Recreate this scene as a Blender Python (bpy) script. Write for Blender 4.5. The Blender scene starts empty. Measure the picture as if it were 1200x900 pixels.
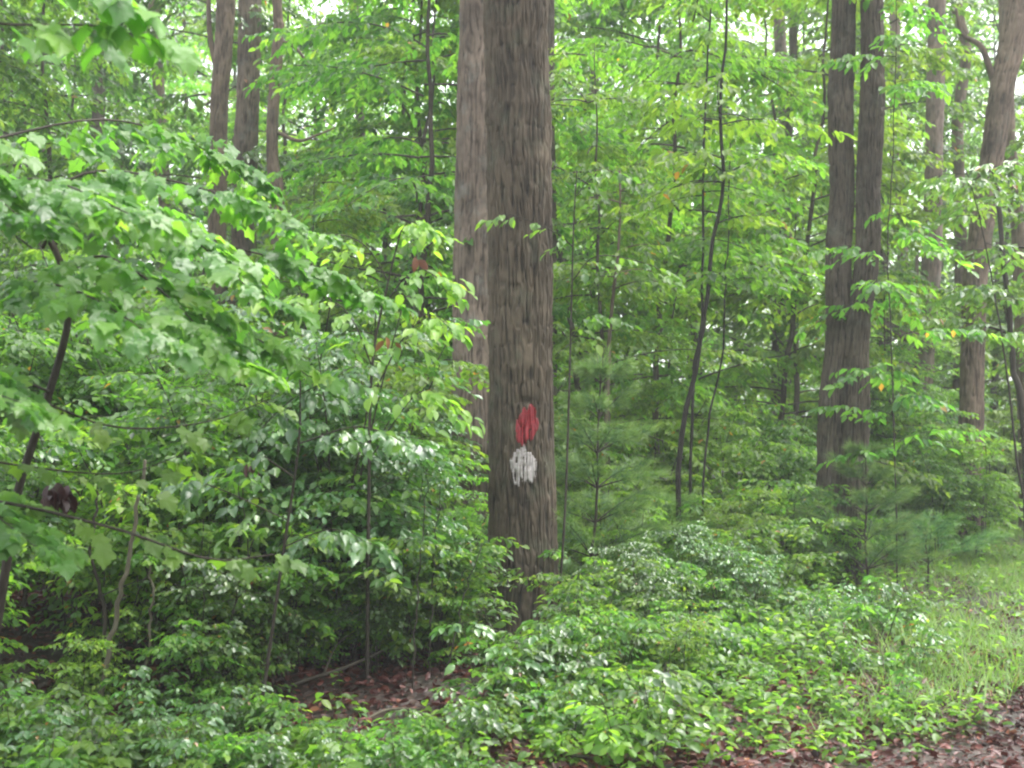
import bpy, math, random
import numpy as np
R = math.radians
C = bpy.context.scene.collection
sc = bpy.context.scene
F = 1449.0          # focal length of the photograph in its own pixels (1200 wide)
HOR = 510.0         # row of the horizon
EYE = 1.6

def P(px, py, Y):
    """where the ray through a photo pixel stands at the distance Y"""
    return np.array([(px - 600.0) / F * Y, Y, EYE + (HOR - py) / F * Y])

def rng_(s): return np.random.default_rng(s)
def sstep(a, b, x):
    t = np.clip((np.asarray(x, float) - a) / (b - a), 0, 1); return t * t * (3 - 2 * t)

_grids = {}
def noise2(u, v, nu=64, seed=0):
    """value noise, periodic in u with period nu"""
    key = (nu, seed)
    if key not in _grids: _grids[key] = rng_(1000 + seed * 7 + nu).random((nu, 256))
    g = _grids[key]
    u = np.asarray(u, float); v = np.asarray(v, float)
    i = np.floor(u).astype(int); j = np.floor(v).astype(int)
    fu = u - i; fv = v - j
    fu = fu * fu * (3 - 2 * fu); fv = fv * fv * (3 - 2 * fv)
    a = g[i % nu, j % 256]; b = g[(i + 1) % nu, j % 256]
    c = g[i % nu, (j + 1) % 256]; d = g[(i + 1) % nu, (j + 1) % 256]
    return (a * (1 - fu) + b * fu) * (1 - fv) + (c * (1 - fu) + d * fu) * fv

# ------------------------------------------------------------------ ground
def ground_h(x, y):
    x = np.asarray(x, float); y = np.asarray(y, float)
    w = noise2(x * .9 + 31, y * .9 + 17, 64, 3) - .5
    edge = 6.75 + .25 * w + .05 * x
    left = 0.42 * sstep(-.6, -3.4, x) + .13 * sstep(1.6, -.2, x)
    bank = left * sstep(edge, edge + .95, y)
    back = sstep(14, 60, y) * 1.2 * sstep(6, -14, x)
    far = sstep(80, 260, np.hypot(x, y)) * 6
    bumps = (noise2(x * 1.7, y * 1.7, 64, 5) - .5) * .07 + (noise2(x * 5, y * 5, 128, 6) - .5) * .025
    path = sstep(.8, 2.0, x) * sstep(7.4, 6.6, y)
    return bank + back + far + bumps * (1 - .5 * path) - .05 * path

# ------------------------------------------------------------------ mesh helpers
class Geo:
    def __init__(s): s.V = []; s.P = []; s.T = []; s.n = 0
    def add(s, V, polys, tone=0.5):
        V = np.asarray(V, float).reshape(-1, 3)
        for p in polys: s.P.append(np.asarray(p, int) + s.n)
        s.V.append(V); s.T.append(np.broadcast_to(np.asarray(tone, float), (len(V),)))
        s.n += len(V)
    def mesh(s, name, mat, smooth=True):
        V = np.concatenate(s.V); T = np.concatenate(s.T)
        loops = np.concatenate([p.ravel() for p in s.P]).astype(np.int32)
        tot = np.concatenate([np.full(len(p), p.shape[1]) for p in s.P])
        start = (np.cumsum(tot) - tot).astype(np.int32)
        me = bpy.data.meshes.new(name)
        me.vertices.add(len(V)); me.vertices.foreach_set('co', V.astype(np.float32).ravel())
        me.loops.add(len(loops)); me.loops.foreach_set('vertex_index', loops)
        me.polygons.add(len(start)); me.polygons.foreach_set('loop_start', start)
        me.polygons.foreach_set('use_smooth', np.full(len(start), smooth))
        a = me.attributes.new('tone', 'FLOAT', 'POINT'); a.data.foreach_set('value', T.astype(np.float32))
        me.update(calc_edges=True)
        me.materials.append(mat)
        return me

def resample(pts, n):
    """Catmull-Rom through pts, n samples"""
    p = np.asarray(pts, float); k = len(p)
    if k == 2: return p[0] + (p[1] - p[0]) * np.linspace(0, 1, n)[:, None]
    q = np.vstack([2 * p[0] - p[1], p, 2 * p[-1] - p[-2]])
    t = np.linspace(0, k - 1, n); i = np.minimum(t.astype(int), k - 2); f = (t - i)[:, None]
    a, b, c, d = q[i], q[i + 1], q[i + 2], q[i + 3]
    return .5 * (2 * b + (c - a) * f + (2 * a - 5 * b + 4 * c - d) * f ** 2 + (3 * b - a - 3 * c + d) * f ** 3)

def tube(geo, pts, radii, sides=7, tone=.5):
    p = np.asarray(pts, float); n = len(p)
    r = np.broadcast_to(np.asarray(radii, float), (n,)) if np.ndim(radii) == 0 or len(np.atleast_1d(radii)) == n else np.interp(np.linspace(0, 1, n), np.linspace(0, 1, len(radii)), radii)
    t = np.gradient(p, axis=0); t /= np.linalg.norm(t, axis=1)[:, None] + 1e-9
    ref = np.array([.31, .87, .12]); ref = ref if abs(t[0] @ ref) < .85 else np.array([.9, -.2, .4])
    u = np.cross(t, ref); u /= np.linalg.norm(u, axis=1)[:, None] + 1e-9
    w = np.cross(t, u)
    a = np.linspace(0, 2 * np.pi, sides, endpoint=False)
    V = p[:, None] + r[:, None, None] * (np.cos(a)[None, :, None] * u[:, None] + np.sin(a)[None, :, None] * w[:, None])
    i = np.arange(n - 1)[:, None] * sides; j = np.arange(sides)[None]; j2 = (j + 1) % sides
    q = np.stack([i + j, i + j2, i + sides + j2, i + sides + j], -1).reshape(-1, 4)
    V = V.reshape(-1, 3)
    cap = np.array([[(n - 1) * sides + k, (n - 1) * sides + (k + 1) % sides, n * sides] for k in range(sides)])
    geo.add(np.vstack([V, p[-1] + t[-1] * r[-1]]), [q, cap], tone)

def spikes(geo, a, b, r):
    """many thin three-sided twigs at once, from a to b"""
    n = len(a); d = b - a; d = d / (np.linalg.norm(d, axis=1)[:, None] + 1e-9)
    u = np.cross(d, np.array([.2, .3, .93])); u /= np.linalg.norm(u, axis=1)[:, None] + 1e-9
    w = np.cross(d, u); r = np.broadcast_to(r, (n,))[:, None]
    V = np.stack([a + u * r, a + (-.5 * u + .87 * w) * r, a + (-.5 * u - .87 * w) * r, b], 1).reshape(-1, 3)
    i = np.arange(n)[:, None] * 4
    geo.add(V, [np.concatenate([i + np.array([[0, 1, 3]]), i + np.array([[1, 2, 3]]), i + np.array([[2, 0, 3]])])])

def leaf_fine():
    e = np.array([(.0, 0), (.12, .13), (.32, .25), (.55, .25), (.78, .14)])
    return e
def make_ovate(outline, fold=.35, curl=.22, wave=0.0):
    """midrib valley, two raised halves, drooping tip"""
    o = np.array(outline); m = len(o)
    xs = o[1:, 0]
    z = lambda x, y: fold * abs(y) - curl * x * x
    V = [(0, 0, 0)] + [(x, 0, z(x, 0)) for x in xs] + [(1, 0, z(1, 0))]
    k = m - 1
    L = [(x, y, z(x, y) + wave * math.sin(9 * x)) for x, y in o[1:]]; Rr = [(x, -y, z(x, y) - wave * math.sin(9 * x + 1)) for x, y in o[1:]]
    V += L + Rr
    tri, quad = [], []
    l0 = k + 2; r0 = l0 + k
    tri += [(0, 1, l0), (0, r0, 1)]
    for i in range(k - 1):
        quad += [(1 + i, 2 + i, l0 + i + 1, l0 + i), (1 + i, r0 + i, r0 + i + 1, 2 + i)]
    tri += [(k, k + 1, l0 + k - 1), (k, r0 + k - 1, k + 1)]
    return np.array(V), [np.array(tri), np.array(quad)]
OVATE = make_ovate([(0, 0), (.12, .15), (.35, .27), (.62, .25), (.84, .12)])
OVATE_MID = (np.array([(0, 0, 0), (.3, .25, .07), (.68, .22, .0), (1, 0, -.2), (.68, -.22, .0), (.3, -.25, .07)]), [np.array([(0, 3, 2, 1), (0, 5, 4, 3)])])
OVATE_LOW = (np.array([(0, 0, 0), (.45, .3, .06), (1, 0, -.14), (.45, -.3, .06)]), [np.array([(0, 2, 1), (0, 3, 2)])])
OBOV = make_ovate([(0, 0), (.2, .1), (.5, .24), (.74, .26), (.9, .14)], .3, .2)
def make_maple():
    h = [(-.05, .12), (-.02, .3), (.1, .36), (.2, .31), (.33, .38), (.48, .52), (.6, .49), (.62, .36), (.66, .28), (.78, .25), (.86, .13)]
    z = lambda x, y: .22 * abs(y) - .3 * x * x - .5 * y * y
    V = [(.28, 0, z(.28, 0)), (0, 0, 0), (1.02, 0, z(1.02, 0) - .04)]
    L = [(x, y, z(x, y)) for x, y in h]; Q = [(x, -y, z(x, y)) for x, y in h]
    V += L + Q; k = len(h); t = [(0, 3, 1)] + [(0, 4 + i, 3 + i) for i in range(k - 1)] + [(0, 2, 2 + k)]
    r = 3 + k
    t += [(0, 1, r)] + [(0, r + i, r + i + 1) for i in range(k - 1)] + [(0, r + k - 1, 2)]
    return np.array(V), [np.array(t)]
MAPLE = make_maple()
NEEDLE = (np.array([(0, -.019, 0), (0, .019, 0), (1, 0, 0)]), [np.array([(0, 1, 2)])])
BLADE = (np.array([(0, -.02, 0), (0, .02, 0), (.55, .015, -.05), (.55, -.015, -.05), (1, 0, -.22)]), [np.array([(0, 1, 2, 3)]), np.array([(3, 2, 4)])])

def put_leaves(geo, tmpl, pos, az, pitch, roll, size, tone):
    V, polys = tmpl
    ca, sa, cp, sp = np.cos(az), np.sin(az), np.cos(pitch), np.sin(pitch)
    d = np.stack([ca * cp, sa * cp, sp], 1); s0 = np.stack([-sa, ca, 0 * ca], 1); n0 = np.cross(d, s0)
    cr, sr = np.cos(roll)[:, None], np.sin(roll)[:, None]
    s = cr * s0 + sr * n0; n = cr * n0 - sr * s0
    W = pos[:, None] + size[:, None, None] * (V[None, :, 0:1] * d[:, None] + V[None, :, 1:2] * s[:, None] + V[None, :, 2:3] * n[:, None])
    off = np.arange(len(pos))[:, None, None] * len(V)
    geo.add(W.reshape(-1, 3), [(p[None] + off).reshape(-1, p.shape[1]) for p in polys], np.repeat(tone, len(V)))

# ------------------------------------------------------------------ growth
def branches_on(rng, axis, n, t0, t1, L, elev, droop, K=8, az0=None, az_spread=None):
    """n branches leaving the polyline axis between t0 and t1 -> (n,K,3)"""
    axis = resample(axis, 60)
    t = np.sort(rng.uniform(t0, t1, n))
    st = np.stack([np.interp(t, np.linspace(0, 1, 60), axis[:, c]) for c in range(3)], 1)
    az = rng.uniform(0, 6.28) + np.arange(n) * 2.4 + rng.normal(0, .35, n) if az0 is None else az0 + rng.uniform(-az_spread, az_spread, n)
    ln = np.array([L(x) for x in t]) * rng.uniform(.7, 1.25, n)
    el = elev + rng.normal(0, .15, n); dr = droop * rng.uniform(.6, 1.4, n)
    s = np.linspace(0, 1, K)[None]
    bend = rng.normal(0, .35, n)[:, None]
    a = az[:, None] + bend * s
    step = ln[:, None] / (K - 1)
    x = np.cumsum(np.cos(a) * step, 1) - np.cos(a[:, :1]) * step; y = np.cumsum(np.sin(a) * step, 1) - np.sin(a[:, :1]) * step
    z = ln[:, None] * (el[:, None] * s - dr[:, None] * s * s)
    return st[:, None] + np.stack([x, y, z], -1)

def twigs_on(rng, B, m, tlen, t0=.15, ang=(.5, 1.25), slope=(-.35, .2)):
    """m twigs alternately on both sides of every branch of B (n,K,3)"""
    n, K, _ = B.shape
    t = np.clip(np.linspace(t0, 1, m)[None] + rng.normal(0, .02, (n, m)), 0, 1); t[:, -1] = 1
    f = t * (K - 1); i = np.minimum(f.astype(int), K - 2); f = f - i
    r = np.arange(n)[:, None]
    a, b = B[r, i], B[r, i + 1]
    st = a + (b - a) * f[..., None]
    d = b - a
    baz = np.arctan2(d[..., 1], d[..., 0])
    side = np.where((np.arange(m) % 2) == 0, 1, -1)[None] * np.where(rng.random((n, 1)) < .5, 1, -1)
    az = baz + side * rng.uniform(ang[0], ang[1], (n, m)); az[:, -1] = baz[:, -1]
    ln = tlen * rng.uniform(.55, 1.2, (n, m)) * (1 - .5 * t)
    sl = rng.uniform(slope[0], slope[1], (n, m))
    return st.reshape(-1, 3), az.ravel(), ln.ravel(), sl.ravel()

def leaves_on(rng, geo, tw, k, size, tmpl, droop=(.1, .85), rollsd=.4, tone0=.5, tonesd=.16, tw_geo=None, tw_r=.0022, sag=.25, odd=.006, face=0):
    st, az, ln, sl = tw; n = len(st)
    s = np.linspace(.18, 1, k)[None] + rng.normal(0, .02, (n, k))
    dz = ln[:, None] * (sl[:, None] * s - sag * s * s)
    pos = st[:, None] + np.stack([np.cos(az)[:, None] * ln[:, None] * s, np.sin(az)[:, None] * ln[:, None] * s, dz], -1)
    side = np.where((np.arange(k) % 2) == 0, 1, -1)[None]
    la = az[:, None] + side * rng.uniform(.35, 1.2, (n, k)); la[:, -1] = az
    if face: la = np.arctan2(np.sin(la) - face, np.cos(la))
    pitch = -rng.uniform(droop[0], droop[1], (n, k)); roll = rng.normal(0, rollsd, (n, k))
    sz = size * rng.uniform(.45, 1.3, (n, k))
    tone = np.clip(tone0 + rng.normal(0, tonesd * .7, (n, 1)) + rng.normal(0, tonesd * .7, (n, k)), .02, .9)
    tone = np.where(rng.random((n, k)) < odd, .99, tone)
    put_leaves(geo, tmpl, pos.reshape(-1, 3), la.ravel(), pitch.ravel(), roll.ravel(), sz.ravel(), tone.ravel())
    if tw_geo is not None:
        end = st + np.stack([np.cos(az) * ln, np.sin(az) * ln, ln * (sl - sag)], 1) * .95
        spikes(tw_geo, st, end, tw_r)

# ------------------------------------------------------------------ materials
def new_mat(name):
    m = bpy.data.materials.new(name); m.use_nodes = True
    nt = m.node_tree; nt.nodes.clear()
    out = nt.nodes.new('ShaderNodeOutputMaterial')
    return m, nt, out
def N(nt, t, **kw):
    n = nt.nodes.new(t)
    for k, v in kw.items():
        if hasattr(n, k) and k not in n.inputs: setattr(n, k, v)
        else: n.inputs[k.replace('_', ' ')].default_value = v
    return n
def ramp(nt, stops):
    n = nt.nodes.new('ShaderNodeValToRGB'); cr = n.color_ramp
    while len(cr.elements) < len(stops): cr.elements.new(.5)
    for e, (p, c) in zip(cr.elements, stops): e.position = p; e.color = (*c, 1)
    return n
def mixc(nt, fac, a, b, mode='MIX'):
    n = nt.nodes.new('ShaderNodeMix'); n.data_type = 'RGBA'; n.blend_type = mode
    for s, v in ((n.inputs[0], fac), (n.inputs[6], a), (n.inputs[7], b)):
        if hasattr(v, 'default_value') or hasattr(v, 'links'): nt.links.new(v, s)
        else: s.default_value = v if not isinstance(v, tuple) else (*v, 1)
    return n.outputs[2]

def leaf_mat(name, stops, trans, tw=.42, rough=.34, spec=.5, under=1.25, coat=.0):
    m, nt, out = new_mat(name); L = nt.links.new
    at = N(nt, 'ShaderNodeAttribute', attribute_name='tone')
    rp = ramp(nt, stops); L(at.outputs['Fac'], rp.inputs[0])
    oi = N(nt, 'ShaderNodeObjectInfo')
    mr = N(nt, 'ShaderNodeMapRange'); L(oi.outputs['Random'], mr.inputs[0]); mr.inputs[3].default_value = .485; mr.inputs[4].default_value = .512
    mv = N(nt, 'ShaderNodeMapRange'); L(oi.outputs['Random'], mv.inputs[0]); mv.inputs[3].default_value = .8; mv.inputs[4].default_value = 1.2
    hs = N(nt, 'ShaderNodeHueSaturation'); L(rp.outputs[0], hs.inputs['Color']); L(mr.outputs[0], hs.inputs['Hue']); L(mv.outputs[0], hs.inputs['Value'])
    tc = N(nt, 'ShaderNodeTexCoord'); nz = N(nt, 'ShaderNodeTexNoise', Scale=14.0, Detail=2.0); L(tc.outputs['Object'], nz.inputs['Vector'])
    ml = N(nt, 'ShaderNodeMapRange'); L(nz.outputs[0], ml.inputs[0]); ml.inputs[3].default_value = .75; ml.inputs[4].default_value = 1.25
    col = mixc(nt, 1.0, hs.outputs[0], ml.outputs[0], 'MULTIPLY')
    geo = N(nt, 'ShaderNodeNewGeometry')
    un = N(nt, 'ShaderNodeHueSaturation', Saturation=.95, Value=under); L(col, un.inputs['Color'])
    colu = mixc(nt, geo.outputs['Backfacing'], col, un.outputs[0])
    pb = N(nt, 'ShaderNodeBsdfPrincipled'); L(colu, pb.inputs['Base Color'])
    rr = N(nt, 'ShaderNodeMapRange'); L(geo.outputs['Backfacing'], rr.inputs[0]); rr.inputs[3].default_value = rough; rr.inputs[4].default_value = .6
    L(rr.outputs[0], pb.inputs['Roughness']); pb.inputs['Specular IOR Level'].default_value = spec
    pb.inputs['Coat Weight'].default_value = coat; pb.inputs['Coat Roughness'].default_value = .3
    bm = N(nt, 'ShaderNodeBump', Strength=.25, Distance=.01); nb = N(nt, 'ShaderNodeTexNoise', Scale=60.0, Detail=1.0)
    L(tc.outputs['Object'], nb.inputs['Vector']); L(nb.outputs[0], bm.inputs['Height']); L(bm.outputs[0], pb.inputs['Normal'])
    tr = N(nt, 'ShaderNodeBsdfTranslucent')
    tcol = mixc(nt, 1.0, hs.outputs[0], trans, 'MULTIPLY')
    L(tcol, tr.inputs['Color'])
    mx = N(nt, 'ShaderNodeMixShader'); mx.inputs[0].default_value = tw
    L(pb.outputs[0], mx.inputs[1]); L(tr.outputs[0], mx.inputs[2]); L(mx.outputs[0], out.inputs[0])
    return m

def bark_mat(name, dark, light, lichen, lich_amt=.3, scale=1.0, bump=.6, rough=.85, patch=None):
    m, nt, out = new_mat(name); L = nt.links.new
    tc = N(nt, 'ShaderNodeTexCoord')
    mp = N(nt, 'ShaderNodeMapping'); mp.inputs['Scale'].default_value = (1, 1, .16); L(tc.outputs['Object'], mp.inputs[0])
    n1 = N(nt, 'ShaderNodeTexNoise', Scale=38.0 * scale, Detail=5.0, Roughness=.65); L(mp.outputs[0], n1.inputs['Vector'])
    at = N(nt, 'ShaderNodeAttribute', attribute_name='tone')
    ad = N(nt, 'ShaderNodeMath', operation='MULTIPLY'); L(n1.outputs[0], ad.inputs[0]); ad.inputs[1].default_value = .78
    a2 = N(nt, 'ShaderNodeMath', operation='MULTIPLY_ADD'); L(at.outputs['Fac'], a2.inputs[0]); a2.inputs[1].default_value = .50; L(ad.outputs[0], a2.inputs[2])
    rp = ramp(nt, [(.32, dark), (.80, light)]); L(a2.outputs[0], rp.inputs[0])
    n2 = N(nt, 'ShaderNodeTexNoise', Scale=4.2 * scale, Detail=6.0, Roughness=.7); L(tc.outputs['Object'], n2.inputs['Vector'])
    r2 = ramp(nt, [(.52, (0, 0, 0)), (.68, (1, 1, 1))]); L(n2.outputs[0], r2.inputs[0])
    la = N(nt, 'ShaderNodeMath', operation='MULTIPLY'); L(r2.outputs[0], la.inputs[0]); la.inputs[1].default_value = lich_amt
    c = mixc(nt, la.outputs[0], rp.outputs[0], lichen)
    n3 = N(nt, 'ShaderNodeTexNoise', Scale=2.4, Detail=4.0, Roughness=.6); L(tc.outputs['Object'], n3.inputs['Vector'])
    m3 = N(nt, 'ShaderNodeMapRange'); L(n3.outputs[0], m3.inputs[0]); m3.inputs[1].default_value = .3; m3.inputs[2].default_value = .7; m3.inputs[3].default_value = .5; m3.inputs[4].default_value = 1.45
    c = mixc(nt, 1.0, c, m3.outputs[0], 'MULTIPLY')
    if patch:
        n4 = N(nt, 'ShaderNodeTexNoise', Scale=2.3, Detail=5.0, Roughness=.7); L(tc.outputs['Object'], n4.inputs['Vector'])
        r4 = ramp(nt, [(.55, (0, 0, 0)), (.66, (1, 1, 1))]); L(n4.outputs[0], r4.inputs[0])
        c = mixc(nt, r4.outputs[0], c, patch)
    pb = N(nt, 'ShaderNodeBsdfPrincipled', Roughness=rough); L(c, pb.inputs['Base Color'])
    pb.inputs['Specular IOR Level'].default_value = .3
    bm = N(nt, 'ShaderNodeBump', Strength=bump, Distance=.02); L(n1.outputs[0], bm.inputs['Height']); L(bm.outputs[0], pb.inputs['Normal'])
    L(pb.outputs[0], out.inputs[0])
    return m

G = lambda *s: [(p, c) for p, c in s]
STOPS_MID = G((.0, (.018, .064, .012)), (.45, (.062, .150, .022)), (.8, (.122, .225, .028)), (.93, (.17, .26, .04)), (1.0, (.30, .13, .03)))
STOPS_COOL = G((.0, (.018, .062, .016)), (.45, (.052, .132, .032)), (.8, (.098, .195, .036)), (.93, (.15, .24, .05)), (1.0, (.22, .08, .03)))
STOPS_BRIGHT = G((.0, (.040, .115, .014)), (.45, (.108, .215, .026)), (.8, (.175, .285, .036)), (.93, (.22, .32, .04)), (1.0, (.35, .17, .03)))
M = {}
M['mid'] = leaf_mat('leaf_mid_green', STOPS_MID, (2.5, 2.5, 1.5), .52, .36)
M['cool'] = leaf_mat('leaf_glossy_green', STOPS_COOL, (2.5, 2.4, 1.2), .38, .29, .6, coat=.4)
M['bright'] = leaf_mat('leaf_yellow_green', STOPS_BRIGHT, (2.2, 2.25, 1.35), .54, .4)
M['far'] = leaf_mat('leaf_far_green', STOPS_MID, (2.6, 2.6, 1.6), .56, .4)
M['maple'] = leaf_mat('leaf_maple', STOPS_BRIGHT, (2.1, 2.3, 1.3), .48, .42, .35)
M['pine'] = leaf_mat('pine_needle', G((.0, (.03, .075, .035)), (.5, (.06, .15, .04)), (1.0, (.19, .29, .06))), (1.6, 1.7, 1.2), .25, .45)
M['grass'] = leaf_mat('grass_blade', G((.0, (.045, .11, .025)), (.6, (.11, .20, .035)), (.85, (.16, .24, .05)), (1.0, (.20, .18, .07))), (1.9, 1.9, 1.2), .4, .45)
M['litter'] = leaf_mat('dead_leaf', G((.0, (.018, .008, .008)), (.4, (.065, .017, .013)), (.75, (.14, .042, .026)), (1.0, (.26, .12, .05))), (1.1, 1.0, .9), .12, .45, .4, 1.1)
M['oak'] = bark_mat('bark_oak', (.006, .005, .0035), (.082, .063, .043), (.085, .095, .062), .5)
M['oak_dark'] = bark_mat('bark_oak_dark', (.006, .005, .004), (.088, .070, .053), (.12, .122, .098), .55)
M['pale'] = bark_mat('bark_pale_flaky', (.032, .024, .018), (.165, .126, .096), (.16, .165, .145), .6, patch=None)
M['brown'] = bark_mat('bark_warm_brown', (.036, .025, .018), (.165, .122, .090), (.11, .115, .09), .4)
M['stem'] = bark_mat('bark_sapling', (.012, .010, .008), (.048, .038, .028), (.06, .07, .04), .35, 2.0, .3)
M['stem_dark'] = bark_mat('bark_wet_dark', (.006, .005, .004), (.020, .017, .013), (.04, .05, .03), .3, 2.0, .3)
M['stem_pale'] = bark_mat('bark_dead_stem', (.06, .05, .035), (.13, .115, .08), (.11, .13, .07), .3, 2.0, .3)

def paint_mat(name, col, worn):
    m, nt, out = new_mat(name); L = nt.links.new
    tc = N(nt, 'ShaderNodeTexCoord'); nz = N(nt, 'ShaderNodeTexNoise', Scale=45.0, Detail=4.0); L(tc.outputs['Object'], nz.inputs['Vector'])
    rp = ramp(nt, [(.3, worn), (.62, col)]); L(nz.outputs[0], rp.inputs[0])
    pb = N(nt, 'ShaderNodeBsdfPrincipled', Roughness=.55); L(rp.outputs[0], pb.inputs['Base Color']); L(pb.outputs[0], out.inputs[0])
    return m
M['red'] = paint_mat('paint_red', (.26, .010, .018), (.15, .008, .012))
M['white'] = paint_mat('paint_white', (.41, .37, .36), (.24, .21, .19))

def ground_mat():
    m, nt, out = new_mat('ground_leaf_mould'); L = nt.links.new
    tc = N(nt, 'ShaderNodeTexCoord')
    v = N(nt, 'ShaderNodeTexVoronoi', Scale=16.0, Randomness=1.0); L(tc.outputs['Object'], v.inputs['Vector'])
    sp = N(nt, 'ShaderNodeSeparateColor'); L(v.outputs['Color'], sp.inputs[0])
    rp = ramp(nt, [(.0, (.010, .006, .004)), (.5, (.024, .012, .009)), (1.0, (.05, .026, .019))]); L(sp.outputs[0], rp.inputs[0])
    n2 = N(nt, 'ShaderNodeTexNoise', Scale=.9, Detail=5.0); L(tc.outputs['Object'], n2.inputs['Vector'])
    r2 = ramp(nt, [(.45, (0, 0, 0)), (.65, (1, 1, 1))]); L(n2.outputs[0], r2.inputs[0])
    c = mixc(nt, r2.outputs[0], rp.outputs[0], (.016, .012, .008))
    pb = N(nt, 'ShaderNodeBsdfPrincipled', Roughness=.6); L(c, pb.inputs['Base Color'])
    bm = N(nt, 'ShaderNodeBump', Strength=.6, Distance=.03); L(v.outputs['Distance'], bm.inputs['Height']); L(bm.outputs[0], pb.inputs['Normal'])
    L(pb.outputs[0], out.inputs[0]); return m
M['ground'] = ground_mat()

# ------------------------------------------------------------------ scene objects
def empty(name, loc, label, cat, group=None, rz=0, scale=1.0):
    o = bpy.data.objects.new(name, None); C.objects.link(o)
    o.empty_display_size = .2
    o.location = tuple(loc); o.rotation_euler = (0, 0, rz); o.scale = (scale,) * 3
    o['label'] = label; o['category'] = cat
    if group: o['group'] = group
    return o
def part(name, me, parent, label=None):
    o = bpy.data.objects.new(name, me); C.objects.link(o); o.parent = parent
    if label: o['label'] = label
    return o
def solo(name, me, label=None, cat=None, kind=None, loc=(0, 0, 0), group=None):
    o = bpy.data.objects.new(name, me); C.objects.link(o); o.location = loc
    for k, v in (('label', label), ('category', cat), ('kind', kind), ('group', group)):
        if v: o[k] = v
    return o
def base(px, Y):
    x = (px - 600.0) / F * Y
    return np.array([x, Y, float(ground_h(x, Y)) - .01])

# ---- ground sheet
def build_ground():
    ax = np.unique(np.concatenate([-np.geomspace(9, 320, 26)[::-1], np.linspace(-9, 9, 200), np.geomspace(9, 320, 26)]))
    ay = np.unique(np.concatenate([-np.geomspace(1, 320, 24)[::-1], np.linspace(-1, 4, 14), np.linspace(4, 17, 190), np.geomspace(17, 320, 50)]))
    X, Y = np.meshgrid(ax, ay); Z = ground_h(X, Y)
    nx, ny = len(ax), len(ay)
    i = np.arange(ny - 1)[:, None] * nx; j = np.arange(nx - 1)[None]
    q = np.stack([i + j, i + j + 1, i + nx + j + 1, i + nx + j], -1).reshape(-1, 4)
    g = Geo(); g.add(np.stack([X, Y, Z], -1).reshape(-1, 3), [q])
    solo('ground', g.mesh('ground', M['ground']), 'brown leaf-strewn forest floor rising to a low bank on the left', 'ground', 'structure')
build_ground()

# ---- trunks with real bark relief
def bark_trunk(path, radii, nseg, dz, relief, seed, nridge=40, flare=.25, blades=5, rings=()):
    """path: points from the ground up; radii at those points. Returns V (rows,nseg,3), ridge value and the radial directions"""
    path = np.asarray(path, float)
    zl = path[-1, 2] - path[0, 2]; n = int(zl / dz)
    dense = resample(path, 400); rr = np.interp(np.linspace(0, 1, 400), np.linspace(0, 1, len(radii)), radii)
    z = np.linspace(path[0, 2], path[-1, 2], n)
    cx = np.interp(z, dense[:, 2], dense[:, 0]); cy = np.interp(z, dense[:, 2], dense[:, 1]); r = np.interp(z, dense[:, 2], rr)
    th = np.linspace(0, 2 * np.pi, nseg, endpoint=False)
    TH, Z = np.meshgrid(th, z); zz = Z - path[0, 2]; u = TH / (2 * np.pi)
    wob = noise2(u * 8, zz * 3, 8, seed) - .5
    n1 = noise2(u * nridge + 2.2 * wob, zz * 7.0 + 9, nridge, seed + 1)
    n2 = noise2(u * nridge * 2 + 2.4 * wob, zz * 7.5, nridge * 2, seed + 2)
    a = sstep(.0, .30, abs(2 * n1 - 1)); b = sstep(.22, .62, n2)
    ridge = np.clip(.42 * a + .58 * b, 0, 1)
    ridge = ridge * (.7 + .6 * noise2(u * nridge * 1.0, zz * 18, nridge, seed + 3)) * (.8 + .4 * noise2(u * 6, zz * 2.2, 6, seed + 5))
    big = noise2(u * 4, zz * .9, 4, seed + 4) - .5
    fl = flare * np.exp(-zz / .28) * (1 + .55 * np.sin(blades * TH + seed)) + .1 * flare * np.exp(-zz / 1.0)
    rad = r[:, None] * (1 + .10 * big + .05 * (noise2(u * 6, zz * 2.6, 6, seed + 6) - .5) + fl) + relief * (ridge - .8)
    for zr, amp, wd in rings:
        zr2 = zr + .03 * (noise2(u * 5, zz * 0 + 3, 5, seed + 8) - .5)
        rad += amp * np.exp(-((Z - zr2) / wd) ** 2)
    D = np.stack([np.cos(TH), np.sin(TH), 0 * TH], -1)
    V = np.stack([cx[:, None] + 0 * TH, cy[:, None] + 0 * TH, Z], -1) + rad[..., None] * D
    return V, ridge, D, th, z, (cx, cy, r)
def grid_polys(n, m):
    i = np.arange(n - 1)[:, None] * m; j = np.arange(m)[None]; j2 = (j + 1) % m
    return np.stack([i + j, i + j2, i + m + j2, i + m + j], -1)

CROWNS = []
def build_crowns():
    """three crowns of tall forest trees, centred on the trunk top, about 9 m across; limbs are part of the crown's own branch mesh"""
    for k in range(3):
        rg = rng_(50 + k); g = Geo(); w = Geo()
        ax = np.array([[0, 0, 0], [.2, .1, 3], [.1, -.2, 7.5]])
        tube(w, resample(ax, 12), [.13, .02], 7)
        B = branches_on(rg, ax, 20, .02, .98, lambda t: 3.6 * (1 - .75 * t) + .5, .55, .35)
        for b in B: tube(w, b, [.05, .008], 5)
        tw = twigs_on(rg, B, 10, 1.2)
        leaves_on(rg, g, tw, 9, .16, OVATE_LOW, tone0=.5, droop=(.0, .9))
        CROWNS.append((g.mesh('canopy_leaves', M['far']), w.mesh('canopy_limbs', M['oak_dark'])))
build_crowns()

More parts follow.
